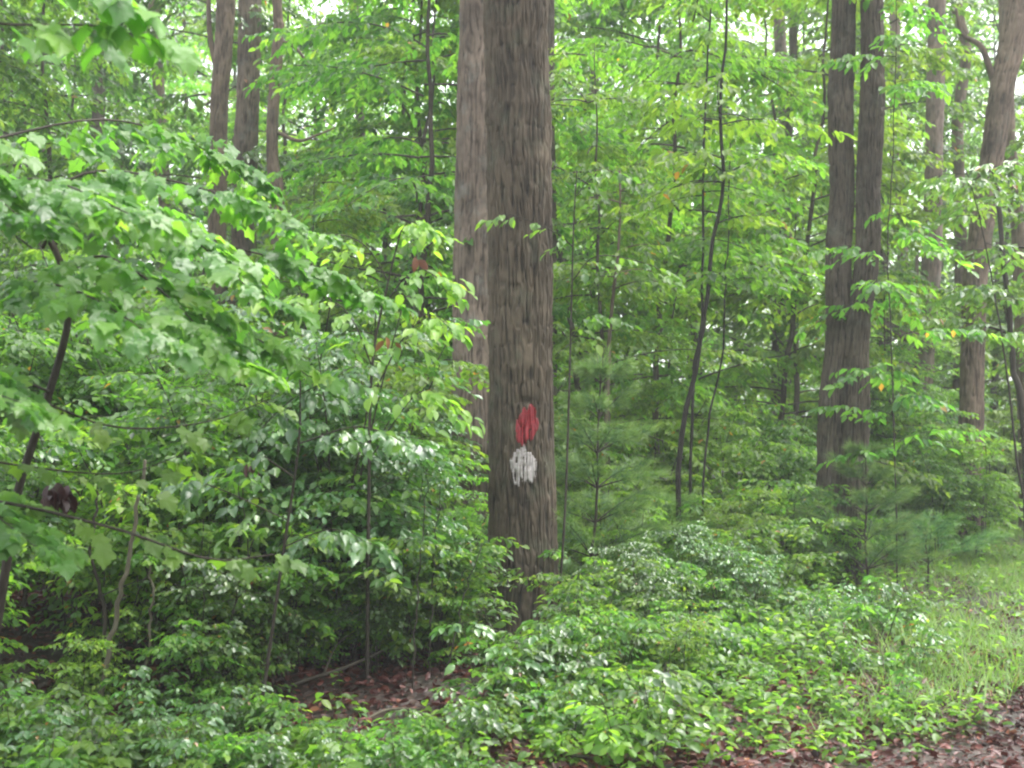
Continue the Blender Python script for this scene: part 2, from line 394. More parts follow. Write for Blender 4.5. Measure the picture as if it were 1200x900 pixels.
def forest_tree(name, path, radii, label, mat, seed, cat='tree', nseg=150, dz=.022, relief=.017, group=None, nridge=32, crown=None, crown_scale=1.0, extra=None, flare=.3):
    """one tall trunk up to its crown; path is in world points"""
    b = np.array(path[0]); root = empty(name, b, label, cat, group)
    p = np.array(path) - b; p[0, 2] -= .08
    V, ridge, D, th, z, _ = bark_trunk(p, radii, nseg, dz, relief, seed, nridge, flare)
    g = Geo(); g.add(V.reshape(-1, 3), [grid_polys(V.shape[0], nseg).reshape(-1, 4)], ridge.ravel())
    if extra:
        for pts, rad in extra: tube(g, resample(np.array(pts) - b, 24), rad, 9)
    part('trunk', g.mesh(name + '_trunk', M[mat]), root)
    if crown is not None:
        lv, lm = CROWNS[crown % 3]
        for nm, me in (('limb', lm), ('crown', lv)):
            o = part(nm, me, root); o.location = tuple(p[-1] - [0, 0, .3]); o.rotation_euler = (0, 0, seed * 1.3); o.scale = (crown_scale,) * 3
    return root

# the blazed tree in the middle
def main_tree():
    Y = 9.0
    px = [(615, 768), (614, 640), (613, 520), (610, 300), (606, 0), (603, -400), (606, -1000)]
    path = [P(a, b, Y) for a, b in px]; path[0][2] = float(ground_h(path[0][0], Y)) - .1
    rad = [.250, .243, .236, .231, .228, .215, .17]
    b = path[0].copy(); p = np.array(path) - b
    root = empty('blazed_tree', b, 'thick oak trunk with a red over a white paint blaze', 'tree')
    zr = lambda py: EYE + (HOR - py) / F * Y - b[2]
    V, ridge, D, th, z, (cx, cy, r) = bark_trunk(p, rad, 640, .011, .020, 11, 66, .26, 5,
        rings=((zr(372), .0025, .04), (zr(432), .003, .04), (zr(128), .006, .07)))
    n, m = ridge.shape
    # an old knot on the left flank
    TH = th[None]; Z = z[:, None]
    kx = (TH - math.radians(205)); kx = (kx + np.pi) % (2 * np.pi) - np.pi
    d2 = (kx * .23 / .07) ** 2 + ((Z - zr(140)) / .08) ** 2
    V = V + D * (.03 * np.exp(-d2) - .03 * np.exp(-d2 * 6))[..., None]
    hx = (TH - math.radians(276)); d3 = (hx * .23 / .045) ** 2 + ((Z - zr(471)) / .022) ** 2
    V = V - D * (.03 * np.exp(-d3))[..., None]
    q = grid_polys(n, m)
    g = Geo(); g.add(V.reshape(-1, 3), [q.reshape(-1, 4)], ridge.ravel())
    # surface roots
    rg = rng_(5)
    for a, ln in ((200, .55), (250, .5), (300, .45), (340, .55), (150, .6)):
        a = R(a); s = np.linspace(.0, 1, 8)
        pts = np.stack([np.cos(a + .3 * s) * (.2 + ln * s), np.sin(a + .3 * s) * (.2 + ln * s), .2 - .28 * s ** .6], 1)
        tube(g, pts, [.08, .02], 10, .6)
    part('trunk', g.mesh('blazed_trunk', M['oak']), root)
    # paint blazes: the bark's own faces lifted 2 mm
    fc = (V[:-1] + np.roll(V, -1, 1)[1:]) / 2
    rf = (ridge[:-1] + np.roll(ridge, -1, 1)[1:]) / 2
    front = fc[..., 1] < cy[:-1, None]
    fpx = 600 + (fc[..., 0] + b[0]) / Y * F; fpy = HOR - (fc[..., 2] + b[2] - EYE) / Y * F
    wav = noise2(fpx * .23, fpy * .09, 64, 21) - .5
    wv2 = noise2(fpx * .75, fpy * .05, 64, 22) - .5; wv3 = noise2(fpx * .4, fpy * .25, 64, 23) - .5
    def paint(nm, label, mask, mat):
        idx = q[mask & front]
        used, inv = np.unique(idx, return_inverse=True)
        PV = (V + D * .0025).reshape(-1, 3)[used]
        # a solid film: outer skin, inner skin and nothing loose
        gg = Geo(); gg.add(PV, [inv.reshape(idx.shape)], .5)
        o = part(nm, gg.mesh(nm, M[mat]), root, label)
        md = o.modifiers.new('thick', 'SOLIDIFY'); md.thickness = .003; md.offset = -1
    a = (fpx - 617) / 12.5; c = (fpy - 499) / 22
    c2 = c + .28 * a
    red = (np.abs(a) ** 1.7 + np.abs(c2) ** 1.9 + .6 * wav + .35 * wv2 + .3 * wv3 < 1.0) & (rf > .0 + .2 * np.clip(c, 0, 1) + .25 * (wv3 > .3))
    paint('red_blaze', 'red paint patch on the bark', red, 'red')
    a = (fpx - 613.5) / (15.5 - .16 * np.clip(fpy - 545, 0, 30)); c = (fpy - 546) / 20
    wh = (np.abs(a) ** 2.6 + np.abs(c - .25 * a * a + .1) ** 2.6 + .9 * wav + .8 * wv2 + .5 * wv3 < .95) & (rf > .24 + .25 * (wv3 > .25))
    paint('white_blaze', 'streaky white paint patch below the red', wh, 'white')
    lv, lm = CROWNS[0]
    for nm, me in (('limb', lm), ('crown', lv)):
        o = part(nm, me, root); o.location = tuple(p[-1] - [0, 0, .3]); o.rotation_euler = (0, 0, 1.0)
main_tree()

def tpath(pts, Y, up=13.5, dy=0):
    """photo pixels (from the base upward) -> world path, carried on above the frame"""
    w = [P(a, b, Y) for a, b in pts]; w[0][2] = float(ground_h(w[0][0], Y))
    d = w[-1] - w[-2]; d = d / max(d[2], .3)
    k = max(up - w[-1][2], 1.0)
    w.append(w[-1] + np.array([d[0] * .6 * k, 0, k]))
    return w
def px_r(px, Y): return px / 2 / F * Y

Y = 12.0
forest_tree('tree', tpath([(556, 700), (556, 520), (558, 300), (562, 0)], Y), [px_r(54, Y) * k for k in (1.05, 1, .98, .92, .6)],
            'pale flaky-barked trunk half hidden behind the left side of the blazed tree', 'pale', 21, crown=1, nseg=220, dz=.016, relief=.016, nridge=46)
Y = 14.5
forest_tree('tree', tpath([(640, 668), (640, 520), (640, 300), (638, 0)], Y), [px_r(24, Y) * k for k in (1.1, 1.05, 1, .95, .7)],
            'dark slender trunk just showing behind the right edge of the blazed tree', 'oak_dark', 22, crown=2)
# twin trunk
def twin():
    Y = 13.0
    b = base(980, Y); root = empty('twin_trunk_tree', b, 'dark tree with two parallel trunks rising from one base', 'tree')
    for k, (pts, rad, sd, dy) in enumerate((
        ([(966, 690), (971, 600), (976, 470), (983, 400), (982, 300), (987, 220), (985, 110), (989, 0)], (37, 32, 31, 31, 29, 28, 29, 27, 19), 31, 0.0),
        ([(988, 690), (995, 600), (1001, 470), (1001, 400), (1013, 300), (1014, 220), (1019, 110), (1018, 0)], (37, 32, 29, 28, 29, 27, 28, 26, 19), 32, -.12))):
        path = tpath(pts, Y, 13)
        p = np.array(path) - b; p[:, 1] += dy; p[0, 2] = -.06
        V, ridge, D, th, z, _ = bark_trunk(p, [px_r(q, Y) for q in rad], 220, .014, .02, sd, 44, .12)
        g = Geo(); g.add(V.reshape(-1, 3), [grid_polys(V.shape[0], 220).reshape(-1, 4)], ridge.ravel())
        part('trunk', g.mesh('twin_trunk', M['oak_dark']), root)
        lv, lm = CROWNS[k]
        for nm, me in (('limb', lm), ('crown', lv)):
            o = part(nm, me, root); o.location = tuple(p[-1] - [0, 0, .3]); o.rotation_euler = (0, 0, 2.0 + k); o.scale = (.9,) * 3
twin()
Y = 17.0
forest_tree('tree', tpath([(1134, 646), (1138, 480), (1140, 400), (1143, 330), (1158, 215), (1175, 100), (1192, 0)], Y), [px_r(28, Y) * k for k in (1.2, 1, .95, 1, 1, 1, 1.1, .6)],
            'brown trunk leaning right at the top, right of the twin trunks', 'brown', 41, crown=2, nridge=30,
            extra=[([P(1178, 130, Y), P(1163, 90, Y), P(1150, 55, Y), P(1128, 40, Y), P(1120, 10, Y)], [.06, .02])])
Y = 20.0
forest_tree('tree', tpath([(1203, 628), (1200, 480), (1195, 330), (1190, 220), (1183, 165), (1178, 0)], Y), [px_r(15, Y)] * 6 + [.06],
            'dark reddish trunk close behind the leaning brown trunk at the photo edge', 'brown', 42, crown=0, nseg=40, dz=.06)
Y = 22.0
forest_tree('tree', tpath([(1078, 616), (1080, 480), (1084, 400), (1092, 300), (1094, 200), (1098, 0)], Y), [px_r(24, Y) * k for k in (1.15, 1.05, 1, .95, .85, .8, .5)],
            'grey trunk with a side limb forking left, between twin trunks and leaning trunk', 'pale', 43, crown=1, nseg=48, dz=.05,
            extra=[([P(1086, 400, Y), P(1060, 392, Y), P(1040, 382, Y), P(1022, 368, Y), P(1005, 340, Y)], [.13, .05]), ([P(1060, 392, Y), P(1072, 350, Y), P(1075, 300, Y)], [.07, .03])])
Y = 18.0
forest_tree('tree', tpath([(254, 640), (252, 420), (255, 225), (257, 120), (265, 0)], Y), [px_r(21, Y) * k for k in (1.25, 1.1, 1, .95, 1, .6)],
            'light brown trunk, leftmost of the three close trunks', 'brown', 44, crown=1,
            extra=[([P(256, 90, Y), P(246, 40, Y), P(244, -20, Y)], [.05, .03])])
Y = 20.0
forest_tree('tree', tpath([(288, 630), (286, 420), (286, 235), (290, 120), (293, 0)], Y), [px_r(29, Y) * k for k in (1.25, 1.1, 1, .95, .9, .6)],
            'wide grey trunk, middle of the three close trunks behind the maple', 'pale', 45, crown=2)
Y = 17.0
forest_tree('tree', tpath([(332, 640), (330, 420), (325, 240), (319, 180), (322, 100), (327, 30), (324, -10)], Y), [px_r(14, Y) * k for k in (1.4, 1.3, 1.2, 1, .95, .9, .8, .5)],
            'thin crooked trunk, rightmost of the three close trunks', 'brown', 46, crown=0, nseg=48,
            extra=[([P(321, 45, Y), P(345, 55, Y), P(362, 75, Y), P(380, 85, Y)], [.03, .012]), ([P(325, 155, Y), P(350, 165, Y), P(372, 158, Y), P(392, 150, Y)], [.03, .012])])
for i, (pts, Y, w, lab, mt) in enumerate((
    ([(108, 620), (110, 300), (116, 100), (112, 0)], 24, 15, 'dark trunk seen through leaves high above the near maple boughs', 'oak_dark'),
    ([(192, 610), (194, 300), (189, 150), (180, 0)], 26, 14, 'reddish brown thin trunk left of the three close trunks', 'brown'),
    ([(420, 610), (424, 300), (420, 50), (414, 0)], 26, 11, 'slim dark trunk between the three close trunks and the pale flaky trunk', 'oak_dark'),
    ([(712, 600), (708, 300), (697, 120), (696, 0)], 27, 11, 'slim grey trunk first to the right of the blazed tree', 'pale'),
    ([(918, 605), (920, 330), (922, 200), (912, 0)], 28, 14, 'grey trunk in the leaves just left of the twin trunks', 'pale'),
    ([(908, 610), (910, 380), (915, 250), (928, 100), (930, 0)], 25, 10, 'thin leaning trunk beside the grey trunk left of the twin trunks', 'oak_dark'),
    ([(1062, 600), (1058, 300), (1050, 100), (1049, 0)], 30, 12, 'far trunk in the gap right of the twin trunks', 'brown'),
    ([(1120, 600), (1126, 300), (1122, 150), (1132, 60), (1120, 0)], 25, 13, 'far trunk close left of the leaning brown trunk', 'brown'),
    ([(42, 610), (46, 300), (32, 150), (30, 0)], 27, 13, 'dark far trunk at the upper left edge of the woods', 'oak_dark'))):
    forest_tree('background_tree', tpath(pts, Y, 14), [px_r(w, Y) * k for k in [1.15] + [1] * (len(pts) - 1) + [.6]], lab, mt, 60 + i, nseg=28, dz=.1, crown=i, crown_scale=.7, group='slim trunks in the background')

# ---- layered understory trees
UNDER = []
def build_understory():
    for k in range(5):
        rg = rng_(100 + k); g = Geo(); w = Geo()
        lean = rg.normal(0, .35, 2); H = 7.0
        ax = np.array([[0, 0, -.05], [lean[0] * .2, lean[1] * .2, 2], [lean[0] * .7, lean[1] * .7, 4.5], [lean[0], lean[1], H]])
        axj = resample(ax, 24); axj[2:] += np.cumsum(rg.normal(0, .022, (22, 3)) * [1, 1, 0], 0); tube(w, axj, [.040, .032, .02, .005], 9)
        B = branches_on(rg, ax, 44, .1, .99, lambda t: 1.9 * (1 - .7 * max(t - .25, 0)) * (.6 + .4 * min(1, t / .2)), .28, .35)
        for b in B: tube(w, b, [.012, .003], 4)
        tw = twigs_on(rg, B, 26, .72)
        mt = ['mid', 'bright', 'mid', 'bright', 'cool'][k]
        leaves_on(rg, g, tw, 12, .088, OVATE_MID, tone0=.48, tonesd=.2, odd=.0015)
        UNDER.append((w.mesh('understory_trunk', M['oak_dark']), g.mesh('understory_leaves', M[mt])))
build_understory()
def understory(px, Y, H, v, label, rz, group='slender leafy understory trees'):
    root = empty('understory_tree', base(px, Y), label, 'tree', group, rz, H / 7.0)
    part('trunk', UNDER[v][0], root); part('crown', UNDER[v][1], root)

for i, (px, Y, H, v, lab) in enumerate((
    (-40, 14.5, 7.5, 0, 'leafy understory tree behind the near maple at the far left'),
    (-190, 14, 8, 2, 'leafy understory tree cut by the left edge behind the near maple'),
    (70, 16.5, 8.5, 2, 'leafy understory tree some way left of the three close trunks'),
    (225, 21, 10.5, 4, 'tall leafy understory tree behind the leftmost of the three close trunks'),
    (345, 13, 3.9, 3, 'short bright understory tree below the three close trunks'),
    (455, 17.5, 9, 1, 'bright understory tree between the three close trunks and the pale trunk'),
    (470, 14.5, 8.5, 2, 'understory tree filling the gap left of the pale flaky trunk'),
    (505, 19, 10.5, 0, 'tall understory tree close behind the pale flaky trunk on its left'),
    (440, 22, 11.5, 3, 'tall pale green understory tree deep between the close trunks and the pale trunk'),
    (705, 13.5, 6.0, 3, 'bright layered understory tree right beside the blazed trunk'),
    (690, 18, 10, 1, 'tall bright understory tree behind the right side of the blazed trunk'),
    (775, 16, 8.5, 3, 'yellow green layered understory tree left of the thin leaning sapling'),
    (905, 17, 8.8, 1, 'bright understory tree between the leaning sapling and the twin trunks'),
    (930, 22, 11, 3, 'tall pale green understory tree behind the left side of the twin trunks'),
    (830, 23, 12, 1, 'tall bright understory tree deep behind the leaning sapling'),
    (745, 25, 12.5, 2, 'tall understory tree deep right of the blazed trunk'),
    (1062, 16.5, 4.2, 2, 'understory tree just right of the twin trunks'),
    (1095, 22, 4.3, 3, 'low bright understory tree below the forked grey trunk'),
    (1200, 24, 4.9, 0, 'low understory tree beyond the foot of the leaning brown trunk, right edge'),
    (1050, 25, 12, 0, 'tall understory tree deep behind the right side of the twin trunks'),
    (1330, 18.5, 8, 2, 'understory tree at the right edge whose branches reach into the photo'),
    (1160, 27, 11.5, 4, 'tall understory tree far behind the leaning brown trunk'),
    (100, 25, 11, 0, 'tall understory tree deep in the upper left woods'),
    (20, 20, 10.5, 4, 'tall dark green understory tree at the left edge of the woods'),
    (320, 26, 12.5, 1, 'tall bright understory tree deep behind the three close trunks'),
    (590, 24, 12, 2, 'tall understory tree hidden behind the blazed tree itself'),
    )):
    understory(px, Y, H, v, lab, i * 1.7)

# ---- broad filling trees farther back
BACK = []
def build_back():
    for k in range(3):
        rg = rng_(140 + k); g = Geo(); w = Geo()
        ax = np.array([[0, 0, -.1], [.2, 0, 5], [.1, .3, 10], [0, .2, 16]])
        tube(w, resample(ax, 30), [.16, .13, .08, .02], 10)
        B = branches_on(rg, ax, 52, .08, .99, lambda t: 3.3 * (1 - .6 * max(t - .3, 0)), .3, .3)
        for b in B: tube(w, b, [.035, .006], 4)
        tw = twigs_on(rg, B, 18, 1.3)
        leaves_on(rg, g, tw, 10, .19, OVATE_LOW, tone0=.52)
        BACK.append((w.mesh('back_trunk', M['oak_dark']), g.mesh('back_leaves', M['far' if k else 'bright'])))
build_back()
rg = rng_(9)
for i in range(25):
    Yb = [31, 38, 34, 43][i % 4] + rg.uniform(-1.5, 1.5)
    px = -80 + i * 56 + rg.uniform(-15, 15)
    root = empty('background_tree', base(px, Yb), 'leafy green tree blurring into the far wall of foliage', 'tree', 'leafy trees of the far woods', rg.uniform(0, 6), rg.uniform(.7, 1.0))
    part('trunk', BACK[i % 3][0], root); part('crown', BACK[i % 3][1], root)

# ---- far wood as one mass
def far_woods():
    rg = rng_(77); g = Geo(); n = 3100
    x = rg.uniform(-48, 48, n); y = rg.uniform(46, 72, n); z = 24 * rg.random(n) ** 1.15
    keep = rg.random(n) < np.where(z > 9, .75, 1.0); c = np.stack([x, y, z + ground_h(x, y)], 1)[keep]
    k = 60; p = c[:, None] + rg.normal(0, 1, (len(c), k, 3)) * np.array([.9, .9, .55])
    p[..., 2] = np.maximum(p[..., 2], .1); m = len(c) * k
    put_leaves(g, OVATE_LOW, p.reshape(-1, 3), rg.uniform(0, 6.28, m), -rg.uniform(0, 1.0, m), rg.normal(0, .5, m), rg.uniform(.2, .36, m),
               np.clip(np.repeat(rg.normal(.5, .12, len(c)), k) + rg.normal(0, .12, m), 0, .9))
    solo('far_woods', g.mesh('far_woods', M['far']), 'hazy green mass of distant woods behind all the trees', 'woods', 'stuff')
far_woods()

# ---- saplings right of centre
def sapling(name, stems, Y, label, tmpl, mat, leaf, nb, blen, t0=.3, seed=0, twn=8, twl=.35, k=7, tone=.5, group=None, cat='sapling', rad=None, droop=.3, elev=.25, smat='stem', cz=None):
    b = P(*stems[0][0], Y); b[2] = float(ground_h(b[0], Y)); root = empty(name, b, label, cat, group)
    rg = rng_(seed); g = Geo()
    for si, s in enumerate(stems):
        pts = np.array([P(a, c, Y + (d[0] if d else 0)) for a, c, *d in s]) - b
        if si == 0: pts[0, 2] = -.03
        w = Geo(); r = np.array(rad[si] if rad else [.018, .005]) * .85
        pts = resample(pts, 30); pts[2:, :2] += np.cumsum(rg.normal(0, .007, (28, 2)), 0) - np.linspace(0, 1, 28)[:, None] * 0
        tube(w, pts, r, 8)
        B = branches_on(rg, pts, nb, t0, 1.0, lambda t: blen * (1 - .45 * t), elev, droop)
        for q in B: tube(w, q, [r[-1] * .8, .0015], 4)
        tw = twigs_on(rg, B, twn, twl)
        leaves_on(rg, g, tw, k, leaf, tmpl, tone0=tone, tw_geo=w, tw_r=.0016)
        part('stem', w.mesh(name + '_stem', M[smat]), root)
    part('foliage', g.mesh(name + '_leaves', M[mat]), root)
    return root
sapling('sapling', [[(793, 560), (796, 525), (815, 430), (824, 370), (834, 292), (844, 230), (842, 110), (849, 50), (856, -60)]], 11.0,
        'thin dark sapling leaning right, between the blazed tree and the twin trunks', OVATE_MID, 'bright', .10, 12, 1.2, .55, 201, rad=[[.032, .023, .019, .011]], smat='stem_dark', twn=9)
sapling('sapling', [[(818, 600), (828, 510), (843, 430), (848, 340), (852, 270), (858, 150)]], 11.4,
        'very thin sapling just right of the dark leaning sapling', OVATE_MID, 'mid', .09, 9, .8, .55, 202, rad=[[.014, .006]], smat='stem_dark')
sapling('sapling', [[(806, 600), (812, 480), (822, 380), (824, 230), (823, 100), (828, 10)]], 11.6,
        'very thin straight sapling just left of the dark leaning sapling', OVATE_MID, 'bright', .09, 9, .8, .6, 203, rad=[[.018, .01]], smat='stem_dark')
sapling('sapling', [[(1206, 640), (1196, 470), (1186, 430), (1178, 350), (1170, 250), (1166, 200)], [(1184, 395), (1172, 360), (1160, 335)]], 15.0,
        'dark crooked sapling forking low beside the leaning brown trunk', OVATE_MID, 'mid', .10, 8, .9, .5, 204, rad=[[.05, .03], [.02, .008]])
sapling('sapling', [[(700, 640), (712, 420), (722, 340), (728, 300), (730, 200)]], 12.5,
        'pale thin sapling stem behind the young pine', OVATE_MID, 'mid', .09, 10, .9, .5, 205, rad=[[.03, .012]], smat='brown')

sapling('sapling', [[(1052, 672), (1048, 560), (1046, 440), (1040, 300), (1046, 180), (1052, 60), (1050, -40)]], 12.2,
        'slender sapling whose leaves hang in front of the twin trunks', OVATE_MID, 'mid', .105, 22, 1.1, .2, 206, rad=[[.010, .007, .005]], twn=9)
sapling('sapling', [[(1215, 655), (1190, 520), (1172, 400), (1150, 280), (1128, 200)]], 13.5,
        'leaning sapling with pale leaves before the leaning brown trunk', OVATE_MID, 'cool', .11, 14, 1.1, .4, 207, rad=[[.018, .012, .006]], twn=10, tone=.7)

# ---- young white pines
def pine(px, Y, H, label, seed, lean=0, spread=.85, tone=.55):
    b = base(px, Y); root = empty('pine_sapling', b, label, 'pine sapling', 'young white pines')
    rg = rng_(seed); w = Geo(); g = Geo()
    ax = np.array([[0, 0, -.02], [lean * .4, 0, H * .5], [lean, 0, H]])
    axd = resample(ax, 30); axd[2:, :2] += np.cumsum(rg.normal(0, .006, (28, 2)), 0); tube(w, axd, [.012 + H * .002, .004], 8)
    segs = []
    for h in np.arange(.3, H - .05, .27):
        f = h / H; n = rg.integers(4, 7); a0 = rg.uniform(0, 6.28)
        p0 = np.array([np.interp(h, axd[:, 2], axd[:, 0]), 0, h])
        for q in range(n):
            az = a0 + q * 6.28 / n + rg.normal(0, .2); L = (spread * (1 - f) + .12) * rg.uniform(.7, 1.2)
            s = np.linspace(0, 1, 8)
            el = .42 + .5 * f + rg.normal(0, .12)
            pts = p0 + np.stack([np.cos(az) * L * s, np.sin(az) * L * s, L * (el * s - .18 * s * s)], 1)
            tube(w, pts, [.006, .002], 4); segs.append((pts, az, L))
            for sd in (-1, 1):
                for t in (.35, .55, .75):
                    c = pts[0] + (pts[-1] - pts[0]) * t; L2 = L * .35; a2 = az + sd * rg.uniform(.6, .9)
                    p2 = c + np.stack([np.cos(a2) * L2 * s, np.sin(a2) * L2 * s, L2 * .2 * s], 1); segs.append((p2, a2, L2))
    p2 = axd[-6:]; 
    pos, az, pit, tn = [], [], [], []
    for pts, a, L in segs:
        k = int(45 + 190 * L); t = rg.uniform(.25, 1, k); i = np.minimum((t * 7).astype(int), 6)
        c = pts[i] + (pts[i + 1] - pts[i]) * (t * 7 - i)[:, None]
        pos.append(c); az.append(a + rg.normal(0, .55, k)); pit.append(.35 + rg.normal(0, .5, k)); tn.append(np.clip(tone - .45 + .7 * t + rg.normal(0, .12, k), 0, 1))
    k = 90; t = rg.uniform(.88, 1, k); pos.append(resample(ax, 100)[(t * 99).astype(int)]); az.append(rg.uniform(0, 6.28, k)); pit.append(rg.uniform(.3, 1.3, k)); tn.append(rg.uniform(.5, 1, k))
    pos = np.concatenate(pos); az = np.concatenate(az); pit = np.concatenate(pit); tn = np.concatenate(tn); n = len(pos)
    put_leaves(g, NEEDLE, pos, az, pit, rg.uniform(0, 6.28, n), rg.uniform(.075, .125, n), tn)
    part('trunk', w.mesh('pine_stem', M['stem']), root); part('needles', g.mesh('pine_needles', M['pine']), root)
pine(694, 9.6, 2.2, 'young white pine with soft needles just right of the blazed trunk', 301, .12, .7, .65)
pine(775, 11.2, 1.0, 'small pale white pine below the foot of the leaning sapling', 302, .05, .9, .7)
pine(1020, 12.0, 1.45, 'white pine sapling screening the base of the twin trunks', 303, 0, .85, .65)
pine(1085, 12.6, .75, 'small bushy white pine right of the pine before the twin trunks', 305, 0, 1.0)

# ---- shrubs
SHRUB = []
def build_shrubs():
    for k in range(6):
        rg = rng_(400 + k); g = Geo(); stems = []
        H = 2.0; ns = 6
        for s in range(ns):
            w = Geo(); a = s * 6.28 / ns + rg.normal(0, .4); sp = rg.uniform(.15, .6)
            h = H * rg.uniform(.7, 1.05)
            ax = np.array([[.06 * math.cos(a), .06 * math.sin(a), -.03], [sp * .25 * math.cos(a), sp * .25 * math.sin(a), h * .4], [sp * .6 * math.cos(a + .2), sp * .6 * math.sin(a + .2), h * .75], [sp * math.cos(a), sp * math.sin(a), h]])
            tube(w, resample(ax, 16), [.010, .003], 6)
            B = branches_on(rg, ax, 11, .28 if k < 4 else .12, 1, lambda t: .66 * (1 - .45 * t), .35, .45)
            for b in B: tube(w, b, [.003, .0012], 3)
            tw = twigs_on(rg, B, 10, .27)
            leaves_on(rg, g, tw, 8, [.054, .056, .06, .062, .066, .062][k], OVATE if k % 2 else OBOV, tone0=.45, tw_geo=w, tw_r=.0012, droop=(.05, .75), odd=.003)
            stems.append(w.mesh('shrub_stem', M['stem']))
        SHRUB.append((stems, g.mesh('shrub_leaves', M[['cool', 'cool', 'mid', 'mid', 'bright', 'cool'][k]])))
build_shrubs()
def build_leggy():
    for k in range(4):
        rg = rng_(450 + k); g = Geo(); stems = []
        for q in range(8):
            w = Geo(); a = q * .785 + rg.normal(0, .5); sp = rg.uniform(.1, .75); h = 1.0 * rg.uniform(.5, 1.15)
            ca, sa = math.cos(a), math.sin(a); bx = rg.normal(0, .1, 2)
            ax = np.array([[bx[0], bx[1], -.03], [bx[0] + sp * .2 * ca, bx[1] + sp * .2 * sa, h * .4], [bx[0] + sp * .55 * ca, bx[1] + sp * .55 * sa, h * .8], [bx[0] + sp * ca, bx[1] + sp * sa, h]])
            axd = resample(ax, 16); axd[1:] += np.cumsum(rg.normal(0, .009, (15, 3)), 0)
            tube(w, axd, [.006, .002], 5)
            B = branches_on(rg, axd, 7, .2, 1, lambda t: .34 * (1 - .3 * t), .45, .4)
            for b in B: tube(w, b, [.0022, .001], 3)
            tw = twigs_on(rg, B, 6, .17)
            leaves_on(rg, g, tw, 5, [.052, .06, .068, .056][k], OVATE if k % 2 else OBOV, tone0=.52, tonesd=.22, tw_geo=w, tw_r=.001, droop=(-.1, .8), odd=.006)
            stems.append(w.mesh('leggy_stem', M['stem']))
        SHRUB.append((stems, g.mesh('leggy_leaves', M[['cool', 'mid', 'mid', 'bright'][k]])))
build_leggy()
def shrub(px, Y, H, v, label, rz, group='leafy shrubs on the bank', cat='shrub', dz=0):
    b = base(px, Y); b[2] += dz
    root = empty('shrub', b, label, cat, group, rz, H / 2.0)
    for m in SHRUB[v][0]: part('stem', m, root)
    part('foliage', SHRUB[v][1], root)
SH = [
    (395, 7.9, 2.15, 0, 'tall glossy shrub left of the blazed trunk'),
    (462, 8.3, 1.6, 1, 'glossy shrub close against the left of the blazed trunk'),
    (330, 8.6, 2.3, 1, 'glossy shrub behind the tall glossy one left of the blazed trunk'),
    (255, 8.0, 1.9, 2, 'shrub with twiggy stems under the maple boughs'),
    (180, 9.2, 2.2, 2, 'shrub in the shade behind the maple boughs'),
    (80, 9.6, 2.3, 3, 'shrub behind the dark leaning maple stem'),
    (-10, 8.8, 2.0, 3, 'shrub at the left edge below the maple boughs'),
    (530, 9.4, 1.15, 4, 'bright shrub behind the left foot of the blazed trunk'),
    (508, 8.0, .72, 0, 'low glossy shrub in front of the left foot of the blazed trunk'),
    (440, 7.6, .8, 1, 'low glossy shrub above the leaf litter left of the blazed trunk'),
    (430, 10.5, 2.5, 4, 'tall bright shrub behind the glossy shrubs left of the blazed trunk'),
    (300, 11, 2.6, 4, 'tall bright shrub deep under the three close trunks'),
    (110, 11.5, 2.6, 3, 'tall shrub in the shade deep on the left'),
    (672, 8.2, .5, 0, 'low glossy shrub at the right foot of the blazed trunk'),
    (735, 8.6, .85, 5, 'glossy shrub below the young white pine'),
    (640, 7.1, .4, 1, 'small glossy shrub in front of the blazed trunk base'),
    (700, 10.8, 1.3, 4, 'bright shrub behind the young white pine'),
    (800, 9.4, .95, 5, 'shrub in the ground cover right of the young white pine'),
    (870, 11.2, 1.1, 4, 'bright shrub left of the twin trunks'),
    (840, 13.5, 1.9, 4, 'bright shrub left behind the twin trunks'),
    (915, 14.2, 1.9, 3, 'taller shrub just behind the twin trunks on their left'),
    (1045, 16.5, 1.9, 4, 'bright shrub just right behind the twin trunks'),
    (1105, 18.5, 2.2, 5, 'silvery leaved shrub left of the foot of the leaning brown trunk'),
    (1150, 15.8, 1.9, 4, 'bright shrub hiding the foot of the leaning brown trunk'),
    (1100, 15.4, 1.5, 2, 'mid green shrub left of the one hiding the foot of the leaning trunk'),
    (1175, 22.5, 2.6, 4, 'bright shrub right of the foot of the leaning brown trunk'),
    (1235, 23, 2.4, 2, 'shrub cut by the right edge of the photo'),
    (1020, 17.5, 2.6, 3, 'tall shrub deep between the twin trunks and the leaning trunk'),
    (760, 13.8, 2.2, 4, 'tall shrub behind the dark leaning sapling'),
    (650, 12.2, 2.2, 2, 'tall shrub peeping out behind the right of the blazed trunk'),
    (-70, 7.0, 1.5, 3, 'shrub entering from the left edge above the bank'),
    (590, 12.8, 2.4, 4, 'tall bright shrub hidden behind the blazed trunk'),
    (210, 13, 3.0, 4, 'very tall bright shrub far under the left woods'),
    (380, 13, 2.9, 3, 'very tall shrub under the understory trees left of the pale trunk'),
    (30, 14, 3.0, 5, 'very tall shrub far at the left edge'),
    (520, 8.4, 1.0, 2, 'twiggy shrub reaching across the left foot of the blazed trunk'),
    (735, 9.9, 1.0, 4, 'bright low shrub just behind the glossy shrub below the young pine'),
    (795, 11.6, 1.25, 4, 'bright shrub at the foot of the dark leaning sapling'),
    (690, 11.8, 1.5, 4, 'bright shrub under the young white pine, behind it'),
    (880, 9.9, .7, 5, 'low shrub in the ground cover before the twin trunks'),
    (830, 10.4, .8, 4, 'low bright shrub in the ground cover left of the low pine'),
    (495, 11.5, 1.7, 5, 'tall shrub at the foot of the pale flaky trunk'),
]
for i, (px, Y, H, v, lab) in enumerate(SH):
    shrub(px, Y, H, v, lab, i * 2.1)

